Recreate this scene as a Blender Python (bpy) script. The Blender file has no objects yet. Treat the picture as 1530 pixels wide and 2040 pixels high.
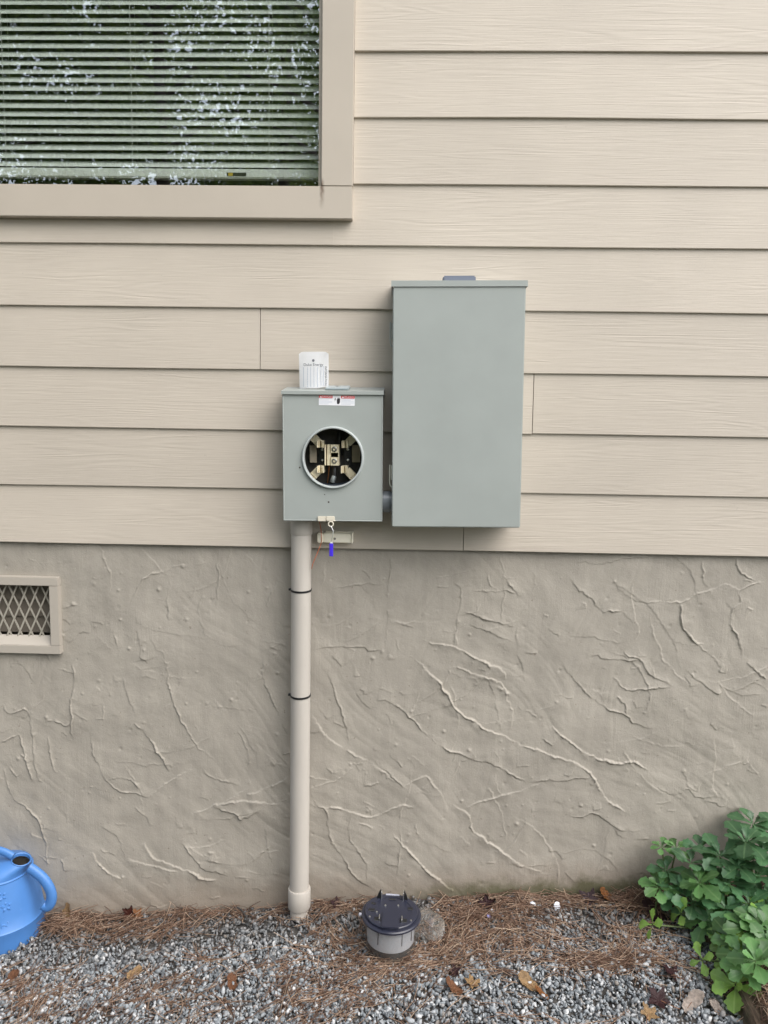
import bpy, bmesh, math, random
import numpy as np
from mathutils import Vector, Matrix, noise as mnoise
R = math.radians
random.seed(7); rng = np.random.default_rng(11)
scene = bpy.context.scene
C = bpy.context.collection

# ------------------------------------------------------------------ camera
YAW, PIT, ROL = R(1.5523), R(6.7767), R(0.8912)
CAM = Vector((0, -2.05817, 1.37666)); FPX = 1532.0
FW = Vector((-math.sin(YAW)*math.cos(PIT), math.cos(YAW)*math.cos(PIT), -math.sin(PIT)))
_r = Vector((math.cos(YAW), math.sin(YAW), 0)); _u = _r.cross(FW)
RT = math.cos(ROL)*_r + math.sin(ROL)*_u
UP = -math.sin(ROL)*_r + math.cos(ROL)*_u
cd = bpy.data.cameras.new('camera'); cam = bpy.data.objects.new('camera', cd); C.objects.link(cam)
cd.sensor_fit = 'VERTICAL'; cd.sensor_height = 36; cd.lens = FPX/2040*36
cd.clip_start = 0.02; cd.clip_end = 2000
m = Matrix((RT, UP, -FW)).transposed().to_4x4(); m.translation = CAM
cam.matrix_world = m; scene.camera = cam

# ------------------------------------------------------------------ sky, sun, exposure
SUN_DIR = Vector((0.66, -0.62, 1.0)).normalized()
el = math.asin(SUN_DIR.z); az = math.atan2(SUN_DIR.x, SUN_DIR.y)
w = bpy.data.worlds.new('World'); scene.world = w; w.use_nodes = True
wn = w.node_tree; bg = wn.nodes['Background']
sk = wn.nodes.new('ShaderNodeTexSky'); sk.sky_type = 'NISHITA'; sk.sun_disc = False
sk.sun_elevation = el; sk.sun_rotation = az; sk.air_density = 1.0; sk.dust_density = 1.6; sk.ozone_density = 1.0
hz = wn.nodes.new('ShaderNodeHueSaturation'); hz.inputs['Saturation'].default_value = .45    # thin white summer haze over the whole sky
wn.links.new(sk.outputs[0], hz.inputs['Color']); wn.links.new(hz.outputs[0], bg.inputs[0]); bg.inputs[1].default_value = 0.15
ld = bpy.data.lights.new('sun', 'SUN'); ld.energy = 1.4; ld.angle = R(64); ld.color = (1.0, 0.95, 0.89)
sun = bpy.data.objects.new('sun', ld); C.objects.link(sun)
sun.rotation_euler = (-SUN_DIR).to_track_quat('-Z', 'Y').to_euler(); sun.location = (3, -4, 7)
vs = scene.view_settings
vs.view_transform = 'Standard'; vs.look = 'None'; vs.gamma = 1; vs.use_curve_mapping = False
vs.exposure = 1.15
scene.render.engine = 'CYCLES'
scene.cycles.max_bounces = 10; scene.cycles.transparent_max_bounces = 16

# ------------------------------------------------------------------ measuring: photograph point -> point on a real plane
Z0 = 1.03
def ray(px, py):
    px, py = float(px), float(py); return FW + (px-765)/FPX*RT - (py-1020)/FPX*UP
def P(px, py, Y=0.0):
    d = ray(px, py); return CAM + d*((Y-CAM.y)/d.y)
def gx(x): return np.interp(x, [-3, -1.15, -.72, -.25, .3, .73, 3], [-.17, -.108, -.072, -.018, .020, .037, .05])
def G(px, py):
    d = ray(px, py); z = 0.0
    for _ in range(8):
        q = CAM + d*((z-CAM.z)/d.z); z = float(gx(q.x))
    return q

# ------------------------------------------------------------------ node materials
MATS = {}
def mat(name, color=(.5,.5,.5), rough=.6, metal=0.0, spec=.5, build=None):
    if name in MATS: return MATS[name]
    mt = bpy.data.materials.new(name); mt.use_nodes = True
    nt = mt.node_tree; b = nt.nodes['Principled BSDF']
    b.inputs['Base Color'].default_value = (*color, 1); b.inputs['Roughness'].default_value = rough
    b.inputs['Metallic'].default_value = metal; b.inputs['Specular IOR Level'].default_value = spec
    if build: build(nt, b)
    MATS[name] = mt; return mt
def N(nt, t, **k):
    n = nt.nodes.new('ShaderNode'+t)
    for a, v in k.items():
        if a.startswith('i_'): n.inputs[a[2:].replace('_', ' ')].default_value = v
        else: setattr(n, a, v)
    return n
def L(nt, a, b): nt.links.new(a, b)
def ramp(nt, stops, interp='LINEAR'):
    n = nt.nodes.new('ShaderNodeValToRGB'); e = n.color_ramp.elements; n.color_ramp.interpolation = interp
    while len(e) < len(stops): e.new(.5)
    for i, (p, c) in enumerate(stops):
        e[i].position = p; e[i].color = (*c, 1) if len(c) == 3 else c
    return n
def coords(nt, scale=(1,1,1), rnd=0):
    tc = N(nt, 'TexCoord'); mp = N(nt, 'Mapping'); mp.inputs['Scale'].default_value = scale
    L(nt, tc.outputs['Object'], mp.inputs['Vector'])
    if rnd:
        oi = N(nt, 'ObjectInfo'); ml = N(nt, 'Math', operation='MULTIPLY'); ml.inputs[1].default_value = rnd
        L(nt, oi.outputs['Random'], ml.inputs[0]); cb = N(nt, 'CombineXYZ')
        L(nt, ml.outputs[0], cb.inputs[0]); L(nt, ml.outputs[0], cb.inputs[1]); L(nt, ml.outputs[0], cb.inputs[2])
        L(nt, cb.outputs[0], mp.inputs['Location'])
    return mp.outputs[0]
def noise(nt, vec, scale, detail=4, rough=.55, dist=0):
    n = N(nt, 'TexNoise'); n.inputs['Scale'].default_value = scale; n.inputs['Detail'].default_value = detail
    n.inputs['Roughness'].default_value = rough; n.inputs['Distortion'].default_value = dist
    if vec is not None: L(nt, vec, n.inputs['Vector'])
    return n.outputs['Fac']
def math_(nt, op, a, b=None, c=None, clamp=False):
    n = N(nt, 'Math', operation=op); n.use_clamp = clamp
    for i, v in enumerate((a, b, c)):
        if v is None: continue
        if isinstance(v, (int, float)): n.inputs[i].default_value = v
        else: L(nt, v, n.inputs[i])
    return n.outputs[0]
def mixc(nt, f, a, b):
    n = N(nt, 'Mix', data_type='RGBA')
    for s, v in ((n.inputs[0], f), (n.inputs[6], a), (n.inputs[7], b)):
        if isinstance(v, (int, float)): s.default_value = v
        elif isinstance(v, tuple): s.default_value = (*v, 1)
        else: L(nt, v, s)
    return n.outputs[2]
def bump(nt, b, h, strength=.5, dist=.002):
    n = N(nt, 'Bump'); n.inputs['Strength'].default_value = strength; n.inputs['Distance'].default_value = dist
    L(nt, h, n.inputs['Height']); L(nt, n.outputs[0], b.inputs['Normal'])
def maprange(nt, v, a, b, c=0., d=1.):
    n = N(nt, 'MapRange'); n.inputs[1].default_value = a; n.inputs[2].default_value = b
    n.inputs[3].default_value = c; n.inputs[4].default_value = d; L(nt, v, n.inputs[0]); return n.outputs[0]

PAINT = (.512, .454, .380)
def b_siding(nt, b):
    v = coords(nt, (1, 1, 1), 37)
    gn = noise(nt, coords(nt, (.75, 1, 9.5), 37), 2.2, 2.5, .5, .25)
    wv = math_(nt, 'SINE', math_(nt, 'MULTIPLY', gn, 62))
    fine = noise(nt, coords(nt, (5, 1, 210), 37), 1.6, 3, .6)
    mask = maprange(nt, noise(nt, coords(nt, (1.6, 1, 7), 37), 2.1, 3), .42, .66)
    g = math_(nt, 'ADD', math_(nt, 'MULTIPLY', math_(nt, 'MULTIPLY', wv, mask), .17), math_(nt, 'MULTIPLY', fine, .60))
    bump(nt, b, g, .6, .0015)
    d = maprange(nt, noise(nt, coords(nt, (1, 1, 1.6), 11), 3.2, 5, .6), .3, .75, .93, 1.04)
    sp = maprange(nt, noise(nt, v, 140, 2), .72, .78, 1, .86)
    hs = N(nt, 'HueSaturation'); hs.inputs['Color'].default_value = (*PAINT, 1)
    oi = N(nt, 'ObjectInfo'); L(nt, math_(nt, 'MULTIPLY', math_(nt, 'MULTIPLY', d, sp), maprange(nt, oi.outputs['Random'], 0, 1, .965, 1.03)), hs.inputs['Value']); L(nt, hs.outputs[0], b.inputs['Base Color'])
M_SIDE = mat('painted_fibre_cement', PAINT, .55, build=b_siding)
def b_trim(nt, b):
    v = coords(nt, (1,1,1), 5)
    bump(nt, b, noise(nt, v, 420, 3), .15, .0008)
    hs = N(nt, 'HueSaturation'); hs.inputs['Color'].default_value = (.460, .406, .338, 1)
    L(nt, maprange(nt, noise(nt, v, 5, 5), .3, .7, .95, 1.03), hs.inputs['Value'])
    # rusty run-off that has dripped from the open corner joint of the window
    tc = N(nt, 'TexCoord'); sx = N(nt, 'SeparateXYZ'); L(nt, tc.outputs['Object'], sx.inputs[0])
    wob = math_(nt, 'MULTIPLY', math_(nt, 'SUBTRACT', noise(nt, coords(nt), 55, 4, .6), .5), .012)
    dx = math_(nt, 'ABSOLUTE', math_(nt, 'ADD', math_(nt, 'ADD', sx.outputs['X'], .2262), wob))
    run = math_(nt, 'MULTIPLY', maprange(nt, dx, .0075, .0005), math_(nt, 'MULTIPLY', maprange(nt, sx.outputs['Z'], 1.908, 1.962), maprange(nt, sx.outputs['Z'], 1.990, 1.972)))
    L(nt, mixc(nt, math_(nt, 'MULTIPLY', run, .85), hs.outputs[0], (.10,.055,.03)), b.inputs['Base Color'])
M_TRIM = mat('painted_trim', (.56,.465,.375), .5, build=b_trim)
def b_stucco(nt, b):
    v = coords(nt)
    g1 = noise(nt, coords(nt, (1,1,1.5)), 300, 3, .7); g2 = noise(nt, v, 85, 5, .65)
    dr = noise(nt, coords(nt, (220, 1, 16)), 1, 3, .6)
    drm = maprange(nt, noise(nt, v, 6, 2), .5, .66)
    h = math_(nt, 'ADD', math_(nt, 'ADD', math_(nt, 'MULTIPLY', g1, .35), math_(nt, 'MULTIPLY', g2, .7)), math_(nt, 'MULTIPLY', math_(nt, 'MULTIPLY', dr, drm), .5))
    bump(nt, b, h, .6, .0028)
    tone = math_(nt, 'MULTIPLY', maprange(nt, noise(nt, v, 4.5, 6, .62), .3, .72, .88, 1.06), maprange(nt, noise(nt, coords(nt, (14, 1, 1.5)), 2.2, 5, .65), .35, .7, .93, 1.04))
    hs = N(nt, 'HueSaturation'); hs.inputs['Color'].default_value = (.368, .335, .284, 1); L(nt, tone, hs.inputs['Value'])
    pit = maprange(nt, noise(nt, v, 75, 2), .735, .77)
    col = mixc(nt, math_(nt, 'MULTIPLY', pit, .6), hs.outputs[0], (.17, .14, .11))
    # splashed soil and a green algae line that grows up from the earth on the damp right-hand side
    tc = N(nt, 'TexCoord'); sx = N(nt, 'SeparateXYZ'); L(nt, tc.outputs['Object'], sx.inputs[0])
    gl = math_(nt, 'SUBTRACT', sx.outputs['Z'], math_(nt, 'MULTIPLY', sx.outputs['X'], .075))
    nz = noise(nt, coords(nt, (1,1,1)), 16, 5, .65)
    hgt = math_(nt, 'ADD', gl, math_(nt, 'MULTIPLY', nz, -.11))
    soil = maprange(nt, hgt, .06, -.03, 0, .55)
    col = mixc(nt, soil, col, (.23, .18, .135))
    right = maprange(nt, sx.outputs['X'], -.05, .25)
    alg = math_(nt, 'MULTIPLY', maprange(nt, hgt, .0, -.035, 0, .8), right)
    col = mixc(nt, alg, col, (.085, .085, .035))
    L(nt, col, b.inputs['Base Color'])
M_STUC = mat('trowelled_stucco', (.475,.405,.335), .7, build=b_stucco)
def b_enamel(nt, b):
    v = coords(nt, (1,1,1), 3)
    bump(nt, b, noise(nt, v, 700, 2), .12, .0006)
    hs = N(nt, 'HueSaturation'); hs.inputs['Color'].default_value = (.330, .355, .335, 1)
    L(nt, maprange(nt, noise(nt, v, 7, 5), .3, .7, .95, 1.04), hs.inputs['Value'])
    dirt = maprange(nt, noise(nt, v, 60, 3, .7), .73, .80, 0, .35)
    L(nt, mixc(nt, dirt, hs.outputs[0], (.2,.19,.16)), b.inputs['Base Color'])
    L(nt, maprange(nt, noise(nt, v, 25, 4), .3, .7, .34, .5), b.inputs['Roughness'])
M_BOX = mat('grey_enamel_steel', (.335,.365,.33), .42, build=b_enamel)
def b_pvc(nt, b):
    v = coords(nt, (1,1,1), 3)
    hs = N(nt, 'HueSaturation'); hs.inputs['Color'].default_value = (.468, .433, .385, 1)
    L(nt, maprange(nt, noise(nt, coords(nt, (1,1,.25), 3), 22, 5, .6), .3, .7, .93, 1.05), hs.inputs['Value'])
    d = maprange(nt, noise(nt, v, 120, 3, .6), .70, .76, 0, .4)
    L(nt, mixc(nt, d, hs.outputs[0], (.3,.25,.2)), b.inputs['Base Color'])
    bump(nt, b, noise(nt, v, 300, 3), .1, .0006)
M_PVC = mat('painted_pvc', (.5,.455,.405), .5, build=b_pvc)
M_PVCG = mat('grey_pvc', (.25,.27,.29), .22)
M_TIN = mat('tinned_brass', (.92,.82,.60), .38, .25)
M_STEEL = mat('bright_steel', (.72,.72,.70), .3, 1.0)
M_ZINC = mat('zinc_plate', (.62,.60,.52), .38, .8)
M_BLACK = mat('black_plastic', (.012,.012,.013), .4)
M_DARKIN = mat('dark_enamel_inside', (.05,.045,.04), .6)
M_INSUL = mat('tan_insulator', (.36,.31,.23), .6)
M_NAVY = mat('dark_navy_plastic', (.022,.024,.040), .28)
M_CREAM = mat('cream_plastic', (.90,.85,.70), .45)
M_BLUE = mat('blue_seal_plastic', (.06,.03,.62), .35)
M_ORANGE = mat('orange_wire', (.50,.11,.03), .5)
M_WHITE = mat('white_card', (.88,.89,.90), .5)
M_INK = mat('grey_ink', (.16,.17,.19), .7)
M_INKL = mat('pale_blue_grey_ink', (.47,.52,.60), .7)
M_RED = mat('red_print', (.62,.03,.03), .5)
M_INKD = mat('black_print', (.02,.015,.02), .6)
def b_blind(nt, b):
    v = coords(nt, (1,1,1), 9)
    hs = N(nt, 'HueSaturation'); hs.inputs['Color'].default_value = (.80,.84,.78,1)
    L(nt, maprange(nt, noise(nt, v, 9, 4), .3, .7, .94, 1.03), hs.inputs['Value']); L(nt, hs.outputs[0], b.inputs['Base Color'])
M_SLAT = mat('white_enamel_slat', (.8,.84,.78), .35, build=b_blind)
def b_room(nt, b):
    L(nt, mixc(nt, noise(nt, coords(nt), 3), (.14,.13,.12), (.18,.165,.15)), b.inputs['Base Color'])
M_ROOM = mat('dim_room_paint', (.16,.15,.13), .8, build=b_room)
def glass_mat(name, refl, tint, rough=.0, film=0.):
    if name in MATS: return MATS[name]
    mt = bpy.data.materials.new(name); mt.use_nodes = True; nt = mt.node_tree
    for n in list(nt.nodes): nt.nodes.remove(n)
    o = N(nt, 'OutputMaterial'); tr = N(nt, 'BsdfTransparent'); gl = N(nt, 'BsdfGlossy'); mx = N(nt, 'MixShader')
    tr.inputs[0].default_value = (*tint, 1); gl.inputs['Roughness'].default_value = rough
    lw = N(nt, 'LayerWeight'); lw.inputs[0].default_value = .5
    f = math_(nt, 'ADD', math_(nt, 'MULTIPLY', math_(nt, 'POWER', lw.outputs['Facing'], 5.0), .9), refl, clamp=True)
    L(nt, f, mx.inputs[0]); L(nt, tr.outputs[0], mx.inputs[1]); L(nt, gl.outputs[0], mx.inputs[2])
    last = mx.outputs[0]
    if film:      # dust and water marks lying on the pane
        df = N(nt, 'BsdfDiffuse'); df.inputs[0].default_value = (.6,.58,.54,1); m2 = N(nt, 'MixShader')
        L(nt, maprange(nt, noise(nt, coords(nt), 9, 6, .7), .45, .8, film*.15, film), m2.inputs[0])
        L(nt, last, m2.inputs[1]); L(nt, df.outputs[0], m2.inputs[2]); last = m2.outputs[0]
    L(nt, last, o.inputs[0]); MATS[name] = mt; return mt
M_GLASS = glass_mat('window_glass', .23, (.98,.998,.985))
M_CAP = glass_mat('scuffed_clear_plastic', .10, (.90,.89,.87), .10, .42)
M_CLEAR = glass_mat('clear_plastic', .12, (.95,.95,.94), .05, .14)

# ------------------------------------------------------------------ mesh and object helpers
def link(name, me, m, parent=None, smooth=False):
    o = bpy.data.objects.new(name, me); C.objects.link(o)
    if m is not None and not me.materials: me.materials.append(m)
    if parent: o.parent = parent
    if smooth: me.polygons.foreach_set('use_smooth', [True]*len(me.polygons))
    return o
def bobj(name, bm, m, parent=None, smooth=False, bev=0, seg=2):
    if bev:
        bmesh.ops.bevel(bm, geom=list(bm.edges), offset=bev, segments=seg, affect='EDGES', clamp_overlap=True)
    bmesh.ops.recalc_face_normals(bm, faces=bm.faces)
    me = bpy.data.meshes.new(name); bm.to_mesh(me); bm.free()
    if smooth:
        me.polygons.foreach_set('use_smooth', [True]*len(me.polygons)); me.set_sharp_from_angle(angle=R(38))
    return link(name, me, m, parent)
def npmesh(name, v, f):
    me = bpy.data.meshes.new(name); v = np.asarray(v, np.float32); f = np.asarray(f, np.int32); k = f.shape[1]
    me.vertices.add(len(v)); me.vertices.foreach_set('co', v.ravel())
    me.loops.add(f.size); me.loops.foreach_set('vertex_index', f.ravel())
    me.polygons.add(len(f)); me.polygons.foreach_set('loop_start', np.arange(0, f.size, k, dtype=np.int32))
    me.update(calc_edges=True); me.validate(); return me
def thing(name, label, cat, loc=(0,0,0), rot=(0,0,0), group=None):
    o = bpy.data.objects.new(name, None); C.objects.link(o); o.empty_display_size = .03
    o.location = loc; o.rotation_euler = rot; return tag(o, label, cat, group)
def tag(o, label, cat, group=None):
    o['label'] = label; o['category'] = cat
    if group: o['group'] = group
    return o
def box(bm, x0, x1, y0, y1, z0, z1, M=None):
    v = [bm.verts.new(Vector(c)) for c in [(x0,y0,z0),(x1,y0,z0),(x1,y1,z0),(x0,y1,z0),(x0,y0,z1),(x1,y0,z1),(x1,y1,z1),(x0,y1,z1)]]
    if M is not None:
        for q in v: q.co = M @ q.co
    for f in [(0,3,2,1),(4,5,6,7),(0,1,5,4),(1,2,6,5),(2,3,7,6),(3,0,4,7)]: bm.faces.new([v[i] for i in f])
    return bm
def nb(): return bmesh.new()
def frame_of(d):
    d = d.normalized(); a = Vector((0,0,1)) if abs(d.z) < .9 else Vector((1,0,0))
    x = d.cross(a).normalized(); return x, d.cross(x).normalized()
def tube(bm, pts, r, n=8, cap=True, flat=1.0):
    pts = [Vector(p) for p in pts]; rs = r if isinstance(r, (list, tuple)) else [r]*len(pts); rings = []
    x = None
    for i, p in enumerate(pts):
        d = (pts[min(i+1, len(pts)-1)] - pts[max(i-1, 0)])
        if x is None: x, y = frame_of(d)
        else:
            d.normalize(); x = (x - d*x.dot(d)).normalized(); y = d.cross(x)
        rings.append([bm.verts.new(p + rs[i]*(math.cos(2*math.pi*k/n)*x + flat*math.sin(2*math.pi*k/n)*y)) for k in range(n)])
    for a, b in zip(rings, rings[1:]):
        for k in range(n): bm.faces.new((a[k], a[(k+1) % n], b[(k+1) % n], b[k]))
    if cap: bm.faces.new(rings[0][::-1]); bm.faces.new(rings[-1])
    return bm
def lathe(bm, prof, n=32, M=None, cap0=False, cap1=False):
    rings = []
    for r, z in prof:
        rings.append([bm.verts.new((M or Matrix()) @ Vector((r*math.cos(2*math.pi*k/n), r*math.sin(2*math.pi*k/n), z))) for k in range(n)])
    for a, b in zip(rings, rings[1:]):
        for k in range(n): bm.faces.new((a[k], a[(k+1) % n], b[(k+1) % n], b[k]))
    if cap0: bm.faces.new(rings[0][::-1])
    if cap1: bm.faces.new(rings[-1])
    return bm
def spline(pts, n=8):
    pts = [Vector(p) for p in pts]; out = []
    for i in range(len(pts)-1):
        p0, p1, p2, p3 = pts[max(i-1, 0)], pts[i], pts[i+1], pts[min(i+2, len(pts)-1)]
        for k in range(n):
            t = k/n; out.append(.5*((2*p1)+(p2-p0)*t+(2*p0-5*p1+4*p2-p3)*t*t+(3*p1-p0-3*p2+p3)*t**3))
    return out + [pts[-1]]
TOFRONT = Matrix.Rotation(R(90), 4, 'X')          # lathe axis +Z -> -Y (towards the viewer side of the wall)
def text_mesh(name, s, size, M, m, parent, align='CENTER'):
    cu = bpy.data.curves.new('lettering', 'FONT'); cu.body = s; cu.size = size; cu.align_x = align; cu.align_y = 'CENTER'
    ob = bpy.data.objects.new('lettering', cu); C.objects.link(ob)
    me = bpy.data.meshes.new_from_object(ob.evaluated_get(bpy.context.evaluated_depsgraph_get()))
    bpy.data.objects.remove(ob); bpy.data.curves.remove(cu)
    me.transform(M); me.materials.clear(); me.name = name
    return link(name, me, m, parent)
def vnoise(X, Z, cell, seed):
    r = np.random.default_rng(seed); g = r.random((257, 257))
    def sm(t): return t*t*(3-2*t)
    u = X/cell+1000; v = Z/cell+1000; i = np.floor(u).astype(int); j = np.floor(v).astype(int); a = sm(u-i); b = sm(v-j)
    i0, i1, j0, j1 = i % 257, (i+1) % 257, j % 257, (j+1) % 257
    return (g[i0, j0]*(1-a)+g[i1, j0]*a)*(1-b)+(g[i0, j1]*(1-a)+g[i1, j1]*a)*b-.5

# ================================================================== GROUND
TE0 = G(1392, 1838); TE1 = G(1478, 2040)         # line of the timber edging
def bed_side(x, y):                              # > 0 on the planted side of the edging
    t = (y-TE0.y)/(TE1.y-TE0.y); return x-(TE0.x+t*(TE1.x-TE0.x))
def gz(x, y):
    x = np.asarray(x, float); y = np.asarray(y, float)
    return gx(x)*np.exp(-np.clip(-y-2, 0, 50)/4) + .016*vnoise(x, y, .17, 5) + .008*vnoise(x, y, .06, 6)
def grid_axis(a, b, step, far, n=14):
    lo = a-np.geomspace(step*2, far, n)[::-1]; hi = b+np.geomspace(step*2, far, n)
    return np.concatenate([lo, np.arange(a, b+step/2, step), hi])
def gridmesh(name, xs, ys, fz):
    X, Y = np.meshgrid(xs, ys, indexing='ij'); Zv = fz(X, Y); nx, ny = X.shape
    idx = np.arange(nx*ny).reshape(nx, ny)
    f = np.stack([idx[:-1,:-1], idx[1:,:-1], idx[1:,1:], idx[:-1,1:]], -1).reshape(-1, 4)
    return npmesh(name, np.stack([X, Y, Zv], -1).reshape(-1, 3), f)
def b_ground(nt, b):
    v = coords(nt); n1 = noise(nt, v, 60, 5, .65)
    soil = ramp(nt, [(.3, (.03,.026,.022)), (.55, (.085,.078,.07)), (.75, (.17,.165,.16))]); L(nt, n1, soil.inputs[0])
    gr = ramp(nt, [(.3, (.03,.05,.015)), (.7, (.09,.10,.04))]); L(nt, noise(nt, v, 6, 6, .7), gr.inputs[0])
    sx = N(nt, 'SeparateXYZ'); L(nt, v, sx.inputs[0])
    far = maprange(nt, math_(nt, 'ADD', sx.outputs['Y'], noise(nt, v, 1.4, 3)), -1.6, -2.2)
    L(nt, mixc(nt, far, soil.outputs[0], gr.outputs[0]), b.inputs['Base Color'])
    bump(nt, b, n1, .8, .01)
g = link('ground', gridmesh('ground', grid_axis(-2, 2, .04, 300), grid_axis(-1.6, .06, .04, 300), gz), mat('soil_and_turf', (.05,.04,.03), .95, build=b_ground))
g['kind'] = 'structure'

# crushed stone: angular pieces lying loose on the soil
def stones(n, xr, yr, s0, s1, keep, lift=1.0):
    phi = (1+5**.5)/2
    base = np.array([(-1,phi,0),(1,phi,0),(-1,-phi,0),(1,-phi,0),(0,-1,phi),(0,1,phi),(0,-1,-phi),(0,1,-phi),(phi,0,-1),(phi,0,1),(-phi,0,-1),(-phi,0,1)])
    base /= np.linalg.norm(base[0])
    tri = np.array([(0,11,5),(0,5,1),(0,1,7),(0,7,10),(0,10,11),(1,5,9),(5,11,4),(11,10,2),(10,7,6),(7,1,8),(3,9,4),(3,4,2),(3,2,6),(3,6,8),(3,8,9),(4,9,5),(2,4,11),(6,2,10),(8,6,7),(9,8,1)])
    x = rng.uniform(*xr, n); y = rng.uniform(*yr, n); k = keep(x, y); x, y = x[k], y[k]; n = len(x)
    s = s0+(s1-s0)*rng.random(n)**2.2
    q = rng.normal(size=(n, 4)); q /= np.linalg.norm(q, axis=1)[:, None]; a, b, c, d = q.T
    Rm = np.stack([np.stack([1-2*(c*c+d*d), 2*(b*c-a*d), 2*(b*d+a*c)], -1), np.stack([2*(b*c+a*d), 1-2*(b*b+d*d), 2*(c*d-a*b)], -1), np.stack([2*(b*d-a*c), 2*(c*d+a*b), 1-2*(b*b+c*c)], -1)], 1)
    sc = np.stack([rng.uniform(.8, 1.6, n), rng.uniform(.6, 1.1, n), rng.uniform(.35, .8, n)], -1)
    v = base[None]*(1+rng.uniform(-.42, .25, (n, 12, 1)))*sc[:, None, :]*s[:, None, None]
    v = np.einsum('nij,nkj->nki', Rm, v)
    v[..., 0] += x[:, None]; v[..., 1] += y[:, None]
    v[..., 2] += (gz(x, y)+s*.35+rng.random(n)*.009*lift)[:, None]
    f = tri[None]+12*np.arange(n)[:, None, None]
    return v.reshape(-1, 3), f.reshape(-1, 3)
CANP, METP = G(3, 1862), G(777, 1893)
def keep_near(x, y):
    p = np.where(y > -.14, .55, 1.0)*np.where(np.abs(x) > 1.2, .6, 1.0)
    return (rng.random(len(x)) < p) & (bed_side(x, y) < .0) & (y < .012) & (np.hypot(x-CANP.x, y-CANP.y) > .112) & (np.hypot(x-METP.x, y-METP.y) > .058)
sv, sf = stones(56000, (-1.5, 1.15), (-.78, .01), .0031, .0082, keep_near)
def b_gravel(nt, b):
    ge = N(nt, 'NewGeometry')
    cr = ramp(nt, [(0, (.09,.096,.104)), (.16, (.165,.182,.196)), (.40, (.25,.275,.29)), (.62, (.34,.365,.38)), (.71, (.24,.21,.18)), (.80, (.38,.40,.415)), (.94, (.48,.49,.495)), (1, (.68,.68,.67))])
    L(nt, ge.outputs['Random Per Island'], cr.inputs[0])
    v = coords(nt)
    sx = N(nt, 'SeparateXYZ'); L(nt, v, sx.inputs[0])
    # soil and leaf mould washed into the stones along the wall
    dy = math_(nt, 'ADD', sx.outputs['Y'], math_(nt, 'MULTIPLY', noise(nt, v, 5, 4, .6), .34))
    dirt = maprange(nt, dy, -.08, .12, .05, .62)
    n2 = maprange(nt, noise(nt, v, 170, 3), .3, .7, .75, 1.15)
    c = mixc(nt, dirt, cr.outputs[0], (.075,.058,.045))
    hs = N(nt, 'HueSaturation'); L(nt, c, hs.inputs['Color']); L(nt, n2, hs.inputs['Value'])
    L(nt, hs.outputs[0], b.inputs['Base Color'])
go = link('gravel', npmesh('gravel', sv, sf), mat('crushed_stone', (.25,.26,.27), .75, build=b_gravel))
go['kind'] = 'stuff'; tag(go, 'loose blue grey crushed stone covering the ground below the wall', 'gravel')

# ================================================================== HOUSE
house = thing('house', 'beige lap sided house wall above a rough trowelled stucco foundation', 'house', (0,0,0))
LIP = [Z0+a for a in (0.0, .1585, .3168, .4755, .635, .7965, .950, 1.112, 1.271, 1.43, 1.589, 1.748)]
WIN_R, WIN_L, WIN_B, WIN_T = -.228, -1.70, Z0+.937, Z0+1.66   # daylight opening between the casings
CAS_R = -.148; CAS_B = Z0+.857
def board(x0, x1, row, top=None, lo=None):
    zb = LIP[row]; zt = (LIP[row+1] if row+1 < len(LIP) else zb+.159)+.024
    if lo is not None: zb = lo
    if top is not None: zt = min(zt, top)
    n = max(2, int((x1-x0)/.06)); bm = nb(); prev = None; sd = random.random()*100
    for i in range(n+1):
        x = x0+(x1-x0)*i/n
        wz = .0024*mnoise.noise(Vector((x*1.3, sd, 0))); wy = .0016*mnoise.noise(Vector((x*1.7, sd, 5)))
        f = (zt-LIP[row])/.183; s0 = (zb-LIP[row])/.183
        pr = [(.0010+wy+.0085*s0, zb+wz+.0006), (wy+.0003+.0085*s0, zb+wz+.002), (wy*.5+.0085*f, zt), (.0085*f+.0080, zt), (.0082+wy, zb+wz+.0002)]
        ring = [bm.verts.new((x, a, b)) for a, b in pr]
        if prev:
            for k in range(5): bm.faces.new((prev[k], ring[k], ring[(k+1) % 5], prev[(k+1) % 5]))
        else: bm.faces.new(ring)
        prev = ring
    bm.faces.new(prev[::-1])
    bobj('siding_board', bm, M_SIDE, house)
XL, XR = -2.6, 2.5
seam = {0: [P(923.5, 1075).x], 2: [P(1062.5, 806).x], 3: [P(518, 677).x], 1: [-1.9], 4: [1.6]}
for row in range(0, 12):
    cuts = [XL]+seam.get(row, [])+[XR]
    for a, b in zip(cuts, cuts[1:]):
        a += .0009; b -= .0009
        if row < 5: board(a, b, row)
        elif row == 5:
            board(a, CAS_R-.05, row, top=CAS_B+.03); board(CAS_R-.05+.0001, b, row)
        else:
            board(CAS_R+.0005, b, row)
            if row < 10: board(XL, WIN_L-.081, row)
            else: board(XL, CAS_R-.0005, row, lo=(WIN_T+.0805 if row == 10 else None))
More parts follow.
